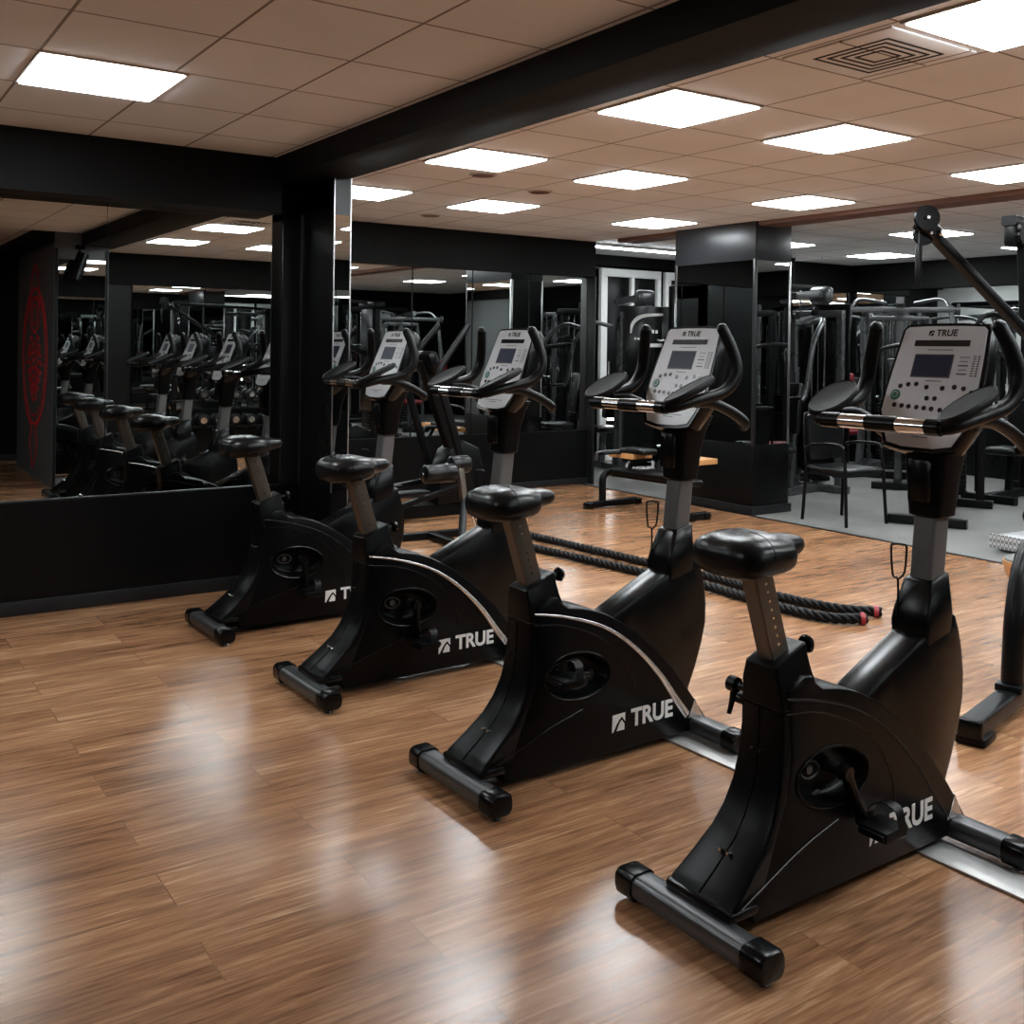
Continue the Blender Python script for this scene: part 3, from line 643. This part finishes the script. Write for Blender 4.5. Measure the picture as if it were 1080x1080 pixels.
# ------------------------------------------------------------------ armchair
def chair():
    t = thing('armchair', 'black office armchair with metal arms standing by the square pillar', 'chair', (7.09, 5.55, .002), R(-94))
    for sx, sy in ((-.20, -.22), (-.20, .22), (.22, -.22), (.22, .22)):
        top = (sx*.9, sy*1.0, .44 if sx < 0 else .62)
        obj('leg', MB().tube([(sx*1.12, sy*1.06, 0), (sx, sy, .42), top], .014, 10), 'machblack', t)
    for sd in (-1, 1): obj('arm', MB().tube([(.20, sd*.222, .60), (.19, sd*.225, .635), (.12, sd*.228, .65), (-.10, sd*.228, .64), (-.21, sd*.215, .60)], .013, 10, 4), 'gloss', t)
    obj('seat', MB().box((.01, 0, .43), (.45, .43, .055), .022, seg=3), 'vinyl', t, 50)
    b = MB(); loops = []
    for z in (.50, .52, .60, .70, .80, .86, .875):
        x0 = -.19-.10*(z-.5); w = .20 if .51 < z < .865 else .18; bow = .035
        loops.append([(x0-bow*math.cos(y/w*1.2)+bow, y, z) for y in [w*(i/6-1) for i in range(13)]]+[(x0-.028-bow*math.cos(y/w*1.2)+bow, y, z) for y in [w*(1-i/6) for i in range(13)]])
    b.loft(loops); obj('backrest', b, 'vinyl', t, 50)
    obj('back_frame', MB().tube([(-.20, -.215, .40), (-.225, -.215, .6), (-.245, -.20, .84), (-.25, -.15, .885), (-.25, .15, .885), (-.245, .20, .84), (-.225, .215, .6), (-.20, .215, .40)], .010, 10, 4), 'machblack', t)
    obj('seat_frame', MB().tube([(.21, -.21, .40), (.21, .21, .40), (-.2, .21, .40), (-.2, -.21, .40)], .010, 8, closed=True), 'machblack', t)
chair()

# ------------------------------------------------------------------ low bench with wooden boards
t = thing('step_bench', 'low black frame bench with light wooden boards, beside the square pillar', 'bench', (5.98, 6.66, 0), R(4))
obj('frame', MB().rod((0, .46, .30), (0, -.46, .30), .035, .03, .008).rod((-.03, .40, .33), (-.03, -.30, .33), .10, .02, .01), 'machblack', t)
for y in (.47, -.47):
    f = MB(); f.rod((-.30 if y > 0 else -.05, y, .035), (.28 if y > 0 else .15, y, .035), .03, .028, .008); f.tube([(-.14, y, .05), (-.14, y, .24), (-.10, y, .30), (0, y, .31), (.08, y, .30)], .032, 10, 4); ft = obj('leg', f, 'machblack', t)
    for x in ((-.30, .28) if y > 0 else (-.04, .14)): obj('foot_cap', MB().box((x, y, .028), (.07, .085, .055), .01), 'gloss', ft)
for x0, x1, y in ((-.10, .12, .28), (.02, .26, -.34)): obj('board', MB().box(((x0+x1)/2, y, .475), (x1-x0+.02, .30, .045), .004), 'board', t)
obj('pad_support', MB().rod((0, .3, .30), (.05, .28, .46), .02, .02).rod((0, -.3, .30), (.1, -.32, .46), .02, .02).rod((-.32, .3, .50), (.1, .3, .50), .03, .01), 'machblack', t)
obj('handle', MB().tube([(-.34, .34, .44), (-.34, .34, .50), (-.30, .32, .515), (-.1, .3, .515)], .012, 8, 3), 'stab', t)
obj('black_cushion', MB().box((-.02, .15, .52), (.18, .3, .05), .02, seg=3), 'vinyl', t)

# ------------------------------------------------------------------ roller bench
t = thing('roller_bench', 'small black ab bench with padded rollers between two rear bikes', 'bench', (3.75, 6.15, 0), R(-2))
obj('base', MB().rod((-.02, -.32, .03), (-.02, .42, .03), .03, .025).rod((-.22, -.30, .03), (.22, -.30, .03), .03, .025).rod((-.25, .42, .03), (.25, .42, .03), .03, .025), 'machblack', t)
obj('leg', MB().rod((-.15, -.28, .04), (.0, -.05, .36), .025, .02).rod((.18, -.28, .04), (.03, -.05, .36), .025, .02), 'machblack', t)
obj('strut', MB().rod((.12, -.1, .05), (.0, -.08, .34), .016, .010), 'chrome', t)
obj('post', MB().rod((0, -.06, .30), (-.02, -.02, .56), .022, .022), 'bronze', t)
for x0, x1, y, z in ((-.31, -.06, -.03, .535), (.04, .20, .24, .555)):
    obj('roller_pad', MB().tube([(x0, y, z), (x0+.015, y, z), (x1-.015, y, z), (x1, y, z)], [.050, .064, .064, .050], 24), 'vinyl', t, 50)
obj('roller_axle', MB().cyl((-.32, -.03, .535), (0, -.03, .535), .012).cyl((-.02, -.02, .54), (.02, .24, .555), .014).cyl((.0, .24, .555), (.22, .24, .555), .012), 'chrome', t)

# ------------------------------------------------------------------ elliptical trainer
t = thing('elliptical_trainer', 'black elliptical trainer with crossing arms in front of back wall mirror', 'elliptical trainer', (4.16, 7.45, 0), R(4))
obj('base', MB().rod((-.55, 0, .06), (.55, 0, .06), .06, .05).rod((-.50, -.28, .04), (-.50, .28, .04), .04, .035).rod((.50, -.28, .04), (.50, .28, .04), .04, .035), 'machblack', t)
obj('sticker', MB().box((.16, .062, .07), (.05, .003, .05)), 'white', t)
obj('drive_housing', MB().prism([(.10, .10), (.55, .10), (.60, .30), (.52, .55), (.36, .62), (.22, .55), (.12, .32)], .10, .02), 'machblack', t)
obj('mast', MB().rod((.36, 0, .40), (.0, 0, 1.30), .045, .05, .01, up=(1, 0, 0)), 'machblack', t)
obj('console', MB().box((.04, 0, 1.27), (.10, .30, .20), .04, Matrix.Rotation(R(-25), 4, 'Y')), 'gloss', t)
for s_ in (-1, 1):
    obj('arm', MB().rod((.30, s_*.26, .25), (.0, s_*.26, 1.10), .022, .03, .008, up=(1, 0, 0)).tube([(.0, s_*.26, 1.08), (.0, s_*.26, 1.22), (.16, s_*.24, 1.42), (.30, s_*.22, 1.58)], .024, 12, 4), 'rubber', t)
    obj('pedal_rail', MB().rod((-.50, s_*.20, .15+.05*s_), (.30, s_*.22, .28), .025, .02), 'machblack', t)
    obj('pedal', MB().box((-.25, s_*.20, .24), (.34, .13, .03), .012), 'rubber', t)

# ------------------------------------------------------------------ gym machines
def pulley(mb, c, r=.05, ax=(0, 1, 0)):
    a = Vector(ax).normalized(); c = Vector(c); mb.tube([c-a*.014, c-a*.006, c+a*.006, c+a*.014], [r, r*.86, r*.86, r], 22)
def stack_machine(label, loc, rz, frame='machgrey', pads='vinyl', h=1.9, press=True, group=None, name='weight_machine'):
    t = thing(name, label, 'gym machine', loc, R(rz), group)
    obj('base_frame', MB().rod((-.65, 0, .04), (.75, 0, .04), .04, .035).rod((-.60, -.35, .04), (-.60, .35, .04), .04, .035).rod((.70, -.30, .04), (.70, .30, .04), .04, .035), frame, t)
    obj('tower', MB().rod((-.62, -.24, .05), (-.62, -.24, h), .035, .03, .008, up=(1, 0, 0)).rod((-.62, .24, .05), (-.62, .24, h), .035, .03, .008, up=(1, 0, 0)).rod((-.62, -.27, h), (-.62, .27, h), .04, .035), frame, t)
    s = MB()
    for y in (-.07, .07): s.cyl((-.62, y, .08), (-.62, y, h-.02), .011, n=10)
    obj('guide_rod', s, 'chrome', t)
    w = obj('weight_stack', MB(), 'machblack', t); bm = bmesh.new(); bm.free()
    b = MB()
    for i in range(14): b.box((-.62, 0, .13+i*.048), (.10, .24, .042), .004)
    b.bm.to_mesh(w.data); b.bm.free()
    for y in (-.20, .20): obj('side_guard', MB().box((-.62, y, h*.5), (.09, .008, h-.3), .003), 'machblack', t)
    obj('upright', MB().rod((-.10, 0, .05), (-.18, 0, 1.25), .035, .03, .008, up=(1, 0, 0)).rod((-.60, 0, h-.04), (-.12, 0, h-.10), .035, .03).rod((-.14, 0, h-.10), (-.16, 0, 1.2), .03, .03, .008, up=(1, 0, 0)), frame, t)
    obj('seat', MB().box((.22, 0, .46), (.38, .32, .07), .03, seg=3), pads, t)
    obj('seat_support', MB().rod((.22, 0, .06), (.18, 0, .43), .03, .03, .006, up=(1, 0, 0)), frame, t)
    obj('back_pad', MB().box((-.06, 0, .85), (.07, .28, .50), .03, Matrix.Rotation(R(-8), 4, 'Y'), 3), 'vinyl', t)
    a = MB(); 
    for s_ in (-1, 1):
        if press: a.tube([(-.20, s_*.12, h-.12), (-.05, s_*.36, h-.08), (.18, s_*.40, h-.30), (.26, s_*.38, 1.05), (.30, s_*.36, .95)], .024, 12, 4)
        else: a.tube([(-.15, s_*.05, h-.08), (.15, s_*.30, h-.03), (.35, s_*.50, h-.10), (.38, s_*.56, h-.20)], .020, 12, 4)
    obj('press_arm', a, frame, t)
    for s_ in (-1, 1):
        g = MB()
        if press: g.cyl((.30, s_*.36, .97), (.34, s_*.14, .95), .017)
        else: g.cyl((.38, s_*.56, h-.20), (.38, s_*.57, h-.34), .018)
        obj('handle_grip', g, 'rubber', t)
    for c_ in ((-.55, 0, h+.02), (-.18, 0, h-.05)): p = MB(); pulley(p, c_, .055); obj('pulley', p, 'dark', t)
    obj('cable', MB().cyl((-.62, 0, .8), (-.61, 0, h+.02), .004, n=6).cyl((-.55, 0, h+.08), (-.18, 0, h), .004, n=6), 'stab', t)
    return t
def rack(label, loc, rz, group=None):
    t = thing('power_rack', label, 'rack', loc, R(rz), group)
    for x in (-.55, .55):
        for y in (-.6, .6): obj('upright', MB().rod((x, y, .03), (x, y, 2.1), .032, .032, .006, up=(1, 0, 0)), 'machblack', t)
    for nm_, z in (('top_frame', 2.08), ('floor_frame', .04)):
        s = MB()
        for x in (-.55, .55): s.rod((x, -.6, z), (x, .6, z), .03, .03)
        for y in (-.6, .6): s.rod((-.55, y, z), (.55, y, z), .03, .03)
        obj(nm_, s, 'machblack', t)
    for y in (-.6, .6): obj('safety_bar', MB().cyl((-.6, y, .75), (.6, y, .75), .018), 'chrome', t)
    for x in (-.55, .55):
        for i, y in enumerate((-.6, .6)):
            for z, r in ((.35, .19), (.95, .16), (1.5, .12)):
                obj('plate_peg', MB().cyl((x, y*1.04, z), (x, y*1.35, z), .015, n=10), 'chrome', t)
    for k_ in range(3): obj('cable_rod', MB().cyl((-.55, -.2+.2*k_, .1), (-.55, -.2+.2*k_, 2.05), .012), 'chrome', t)
    return t
def barbell(label, loc, rz, n=1):
    t = thing('barbell', label, 'barbell', loc, R(rz), 'barbells on the racks')
    obj('bar', MB().cyl((0, -1.05, 0), (0, 1.05, 0), .014).cyl((0, -1.05, 0), (0, -.66, 0), .025).cyl((0, 1.05, 0), (0, .66, 0), .025), 'chrome', t)
    for s_ in (-1, 1):
        for i in range(2): obj('plate', MB().tube([(0, s_*(.70+.05*i), 0), (0, s_*(.705+.05*i), 0), (0, s_*(.735+.05*i), 0), (0, s_*(.74+.05*i), 0)], [.19, .20, .20, .19], 32), 'rubber', t)
def cable_cross(label, loc, rz, arms=True, group=None):
    t = thing('cable_machine', label, 'gym machine', loc, R(rz), group)
    obj('base', MB().rod((-.5, 0, .05), (.5, 0, .05), .05, .045).rod((-.45, -.5, .04), (-.45, .5, .04), .04, .04).rod((.45, -.5, .04), (.45, .5, .04), .04, .04), 'machblack', t)
    obj('tower', MB().rod((0, -.16, .05), (0, -.16, 2.0), .05, .04, .01, up=(1, 0, 0)).rod((0, .16, .05), (0, .16, 2.0), .05, .04, .01, up=(1, 0, 0)).box((0, 0, 2.0), (.2, .5, .10), .02), 'machblack', t)
    s = MB()
    for y in (-.06, .06): s.cyl((0, y, .1), (0, y, 1.98), .011)
    obj('guide_rod', s, 'chrome', t)
    b = MB()
    for i in range(15): b.box((0, 0, .14+i*.045), (.14, .22, .04), .004)
    obj('weight_stack', b, 'machblack', t); obj('shroud', MB().box((-.07, 0, 1.2), (.012, .36, 1.5), .004), 'gloss', t)
    return t
# machine with printed shroud (placard) visible in the recess
def placard_machine(label, loc, rz, group=None, shin='machgrey'):
    t = stack_machine(label, loc, rz, shin, 'vinyl', 1.78, True, group)
    c = MB().box((-.72, 0, 1.03), (.03, .58, 1.70), .012); obj('front_cover', c, 'gloss', t)
    obj('top_cap', MB().box((-.66, 0, 1.97), (.12, .24, .18), .05, seg=3).rod((-.6, 0, 1.98), (-.1, 0, 1.94), .05, .035), shin, t)
    s = MB().tube([(-.737, .22, 1.58), (-.737, .20, 1.68), (-.737, .12, 1.75), (-.737, 0, 1.78), (-.737, -.2, 1.79)], [.01, .02, .022, .018, .012], 8, 4, up=(1, 0, 0), flat=.15)
    obj('white_arc', s, 'white', t)
    for y, z, w_, h_ in [(.02-.045*i, 1.60, .030, .036) for i in range(4)]+[(.16-.04*i, 1.52, .028, .022) for i in range(5)]+[(-.10, 1.45, .18, .04)]:
        obj('printed_mark', MB().box((-.7365, y, z), (.003, w_, h_)), 'white', t)
    return t
def fly_machine(label, loc, rz, group):
    t = thing('fly_machine', label, 'gym machine', loc, R(rz), group)
    obj('base_frame', MB().rod((-.5, 0, .04), (.6, 0, .04), .04, .035).rod((-.45, -.45, .04), (-.45, .45, .04), .04, .035).rod((.55, -.25, .04), (.55, .25, .04), .04, .035), 'machblack', t)
    obj('mast', MB().rod((-.40, 0, .05), (-.40, 0, 1.92), .04, .035, .008, up=(1, 0, 0)).rod((-.45, 0, 1.90), (.30, 0, 1.95), .04, .035), 'machgrey', t)
    obj('top_beam', MB().rod((.05, -.55, 1.86), (.05, .55, 1.86), .032, .028).rod((-.38, -.30, 1.78), (-.38, .30, 1.78), .03, .025), 'machgrey', t)
    for s_ in (-1, 1):
        obj('swing_arm', MB().rod((.05, s_*.50, 1.90), (.10, s_*.58, 1.10), .028, .022, .008, up=(1, 0, 0)).rod((.10, s_*.58, 1.14), (.36, s_*.50, 1.12), .022, .022).tube([(.05, s_*.50, 1.86), (-.15, s_*.42, 1.98), (-.38, s_*.15, 1.95)], .02, 10, 4), 'machgrey', t)
        obj('arm_pad', MB().box((.37, s_*.50, 1.02), (.06, .12, .32), .028, seg=3), 'red', t)
        obj('handle_grip', MB().cyl((.36, s_*.50, 1.18), (.36, s_*.50, 1.32), .017), 'rubber', t)
        obj('brace', MB().rod((-.40, s_*.30, 1.78), (-.42, s_*.44, .06), .025, .02, .006, up=(1, 0, 0)), 'machgrey', t)
        obj('end_disc', MB().cyl((.05, s_*.56, 1.86), (.05, s_*.59, 1.86), .06), 'machgrey', t)
    obj('seat', MB().box((.18, 0, .48), (.36, .32, .07), .03, seg=3), 'red', t)
    obj('back_pad', MB().box((-.04, 0, .98), (.07, .26, .72), .03, seg=3), 'vinyl', t)
    obj('seat_support', MB().rod((.15, 0, .05), (.15, 0, .46), .035, .03, .006, up=(1, 0, 0)), 'machgrey', t); obj('back_support', MB().rod((-.38, 0, .9), (-.04, 0, .9), .03, .03), 'machgrey', t)
    b = MB()
    for i in range(14): b.box((-.40, 0, .13+i*.046), (.12, .30, .040), .004)
    obj('weight_stack', b, 'machblack', t)
    for y in (-.10, .10): obj('guide_rod', MB().cyl((-.40, y, .1), (-.40, y, 1.8), .011), 'chrome', t)
def dumbbell_rack(label, loc, rz, n=8):
    t = thing('dumbbell_rack', label, 'rack', loc, R(rz))
    for y in (-.85, .85): obj('side_frame', MB().rod((-.22, y, .03), (.26, y, .03), .03, .03).rod((-.15, y, .04), (.0, y, 1.12), .03, .03, .006, up=(1, 0, 0)), 'machblack', t)
    for k_, z in enumerate((.35, .68, 1.01)):
        obj('shelf_rail', MB().rod((-.05+.0*k_, -.9, z), (-.05, .9, z), .10, .012), 'machblack', t)
    mt = Matrix.Translation(loc) @ Matrix.Rotation(R(rz), 4, 'Z')
    for k_, z in enumerate((.35, .68, 1.01)):
        for i in range(n):
            y = -.72+1.44*i/(n-1); rr = .048+.022*(2-k_)/2+.01*i/n; p = mt @ Vector((-.05, y, z+.013+rr))
            lab = 'round-headed dumbbell on the %s shelf of the dumbbell rack' % ('bottom', 'middle', 'top')[k_]
            d = thing('dumbbell', lab, 'dumbbell', p, R(rz), 'dumbbells on the rack')
            obj('handle', MB().cyl((-.07, 0, 0), (.07, 0, 0), .014, n=10), 'chrome', d)
            for s_ in (-1, 1): obj('head', MB().tube([(s_*.065, 0, 0), (s_*.07, 0, 0), (s_*.135, 0, 0), (s_*.14, 0, 0)], [rr*.85, rr, rr, rr*.85], 18), 'rubber', d); obj('end_plate', MB().cyl((s_*.139, 0, 0), (s_*.143, 0, 0), rr*.55, n=14), 'chrome', d)
placard_machine('black gym machine with white arc on its cover, in the recess left of the pillar', (7.72, 9.32, 0), 82, 'gym machines')
placard_machine('light grey gym machine hidden behind the square pillar, seen in back wall mirror', (7.80, 6.80, .002), 190, 'gym machines')
fly_machine('light grey fly machine with swinging arms and red pads, behind the armchair', (9.65, 6.85, .002), 215, 'gym machines')
stack_machine('light grey shoulder machine in the far corner beyond the red padded fly machine', (10.35, 7.95, .002), 180, 'machgrey', 'red', 1.90, False, 'gym machines')
stack_machine('black weight machine behind the nearest bike console, close to right frame edge', (9.9, 5.65, .002), 185, 'machblack', 'vinyl', 1.88, True, 'gym machines')
stack_machine('black leg machine with its foot rail right behind the armchair', (8.15, 5.35, .002), 205, 'machblack', 'red', 1.50, False, 'gym machines')
cable_cross('black cable tower near the right wall between the weight machines', (10.48, 4.75, .002), 90, group='gym machines')
rack('black power rack right of the square pillar near the far wall', (8.45, 7.9, .002), 90, 'power racks')
barbell('barbell resting on the power rack near the far wall', (8.45, 7.84, 1.42), 90)
rack('black power rack near the rear wall, seen in the back mirrors', (8.6, -.7, .002), 90, 'power racks')
barbell('barbell on the rack near the rear wall', (8.6, -.75, 1.42), 90)
dumbbell_rack('three shelf black dumbbell rack along the rear wall, seen only in mirrors', (4.6, -1.40, 0), 90)
stack_machine('light grey press machine near rear wall, seen only in mirrors', (6.9, .9, .002), 80, 'machgrey', 'red', 1.9, True, 'gym machines')
fly_machine('light grey fly machine beyond the right frame edge, seen only in mirrors', (8.3, 1.6, .002), 100, 'gym machines')
stack_machine('light grey pulldown near right wall, seen only in mirrors', (10.1, 2.4, .002), 160, 'machgrey', 'vinyl', 2.0, False, 'gym machines')
cable_cross('black cable tower by the right wall beyond the frame edge', (10.3, 3.5, .002), 90, group='gym machines')
stack_machine('black abdominal machine beyond right frame edge, seen in mirrors', (8.8, 3.7, .002), 170, 'machblack', 'red', 1.85, True, 'gym machines')
cable_cross('black cable tower near the rear wall, seen only in mirrors', (6.0, -.9, 0), 0, group='gym machines')

# cable machine with diagonal arm at the right edge
t = cable_cross('black cable machine whose long diagonal arm and pulley rise over the nearest bike', (6.85, 3.15, 0), 20, group='gym machines')
t.rotation_euler = (0, 0, 0)
def loc_(p): return (p[0]-6.85, p[1]-3.15, p[2])
a, b = Vector(loc_((5.17, 3.5, 2.10))), Vector(loc_((6.10, 3.42, 1.50)))
ar = obj('diagonal_arm', MB().rod(a, b, .028, .028, .008, up=(0, 1, 0)).rod(b, b+Vector((.75, -.27, -.25)), .035, .035), 'machblack', t)
s = MB(); d = (a-b).normalized(); pulley(s, a+d*.04+Vector((-.02, -.035, .03)), .070, (.5, .85, 0)); pulley(s, a+d*.0+Vector((.0, .02, -.03)), .062, (.5, .85, 0)); s.rod(a+d*.06, a-d*.08, .04, .045, .01, up=(0, 1, 0)); s.cyl(a+Vector((-.10, 0, -.01)), a+Vector((.0, 0, -.01)), .012); s.tube([a+Vector((-.10, 0, -.01)), a+Vector((-.12, 0, .0)), a+Vector((-.10, 0, .015))], .010, 8); obj('arm_pulley', s, 'gloss', ar)
for q_ in (a+d*.04+Vector((-.04, -.055, .03)), a+Vector((-.02, -.035, -.03))): obj('bolt', MB().cyl(q_, q_+Vector((-.006, -.010, 0)), .009), 'chrome', ar)
obj('chrome_catch', MB().cyl(a-d*.05+Vector((0, -.05, 0)), a-d*.05+Vector((0, -.066, 0)), .018), 'chrome', ar)
ha = a+Vector((-.075, 0, -.09))
obj('arm_cable', MB().cyl(a+Vector((-.075, 0, .0)), ha, .003, n=6), 'stab', t)
obj('arm_handle', MB().tube([ha, ha+Vector((0, 0, -.01)), ha+Vector((-.004, 0, -.20)), ha+Vector((-.004, 0, -.215))], [.012, .018, .018, .012], 14).cyl(ha+Vector((-.004, 0, -.21)), ha+Vector((.01, 0, -.24)), .008), 'rubber', t)
q = Vector(loc_((5.13, 3.0, 2.045)))
obj('second_arm', MB().rod(q+Vector((0, 0, .05)), q+Vector((1.68, .1, .0)), .04, .025).box(q+Vector((.06, 0, -.02)), (.10, .08, .13), .02).rod(q+Vector((.12, 0, 0)), q+Vector((.16, 0, -.45)), .02, .02, up=(1, 0, 0)), 'machblack', t)
s = MB(); pulley(s, q+Vector((.05, -.045, -.03)), .045); obj('arm_pulley', s, 'gloss', t)
c0 = q+Vector((.10, -.05, -.25)); s = MB().tube([c0+Vector((.018*math.cos(i*PI/6), 0, .045*math.sin(i*PI/6))) for i in range(12)], .005, 8, closed=True); obj('carabiner', s, 'chrome', t)
# chequer plate step and balance disc at the right edge
t = thing('plate_step', 'bright chequer plate foot step at the right frame edge on grey floor', 'step', (7.17, 4.02, .002), R(-5))
obj('step_plate', MB().box((0, 0, .10), (.42, .30, .02), .004), 'diamond', t); obj('front_plate', MB().box((-.21, 0, .075), (.012, .30, .10), .003), 'diamond', t)
obj('legs', MB().box((-.1, 0, .03), (.04, .28, .06), .004).box((.15, 0, .03), (.04, .28, .06), .004), 'machblack', t)
t = thing('balance_board', 'round wooden balance board with grey top at the right frame edge', 'balance board', (6.03, 3.29, 0))
s = MB(); s.loft([[(x, y, z) for x, y in ell(0, 0, r, r, 40)] for r, z in ((.03, .0), (.10, .01), (.17, .05), (.20, .10), (.215, .16), (.215, .18))]); obj('dome', s, 'board', t, 50)
obj('top_mat', MB().cyl((0, 0, .180), (0, 0, .19), .208, .205, 40), 'carpet', t)
# bench foot at the lower right edge
t = thing('weight_bench', 'black bench foot and upright cut off by the right frame edge', 'bench', (3.47, 2.14, 0), R(14))
f = obj('foot_tube', MB().rod((-.02, 0, .062), (.85, 0, .062), .042, .032, .012), 'machblack', t)
obj('foot_pad', MB().box((.03, 0, .018), (.13, .11, .034), .010), 'rubber', f)
obj('foot_cap', MB().box((-.03, 0, .062), (.03, .09, .07), .012), 'gloss', f)
obj('upright', MB().tube([(.46, 0, .08), (.465, 0, .20), (.51, 0, .42), (.66, 0, .60), (1.10, 0, .64)], .042, 16, 5).box((.46, 0, .10), (.12, .10, .03), .006), 'machblack', t)
obj('seat', MB().box((1.32, 0, .68), (.5, .3, .07), .03, seg=3), 'vinyl', t)

# ------------------------------------------------------------------ world, camera
W = bpy.data.worlds.new('world'); bpy.context.scene.world = W; W.use_nodes = True
W.node_tree.nodes['Background'].inputs[0].default_value = (.02, .02, .02, 1); W.node_tree.nodes['Background'].inputs[1].default_value = 1
cam = bpy.data.cameras.new('camera'); co = bpy.data.objects.new('camera', cam); COL.objects.link(co)
co.matrix_world = Matrix.Translation((0, 0, 1.4)) @ Matrix.Rotation(R(-34.1), 4, 'Z') @ Matrix.Rotation(R(90), 4, 'X') @ Matrix.Rotation(R(.76), 4, 'Z')
cam.sensor_width = 36; cam.lens = 36*1091/1080; cam.shift_y = -173/1080; cam.clip_start = .05
sc = bpy.context.scene; sc.camera = co
vs = sc.view_settings; vs.view_transform = 'Standard'; vs.look = 'None'; vs.gamma = 1; vs.use_curve_mapping = False; vs.exposure = .98
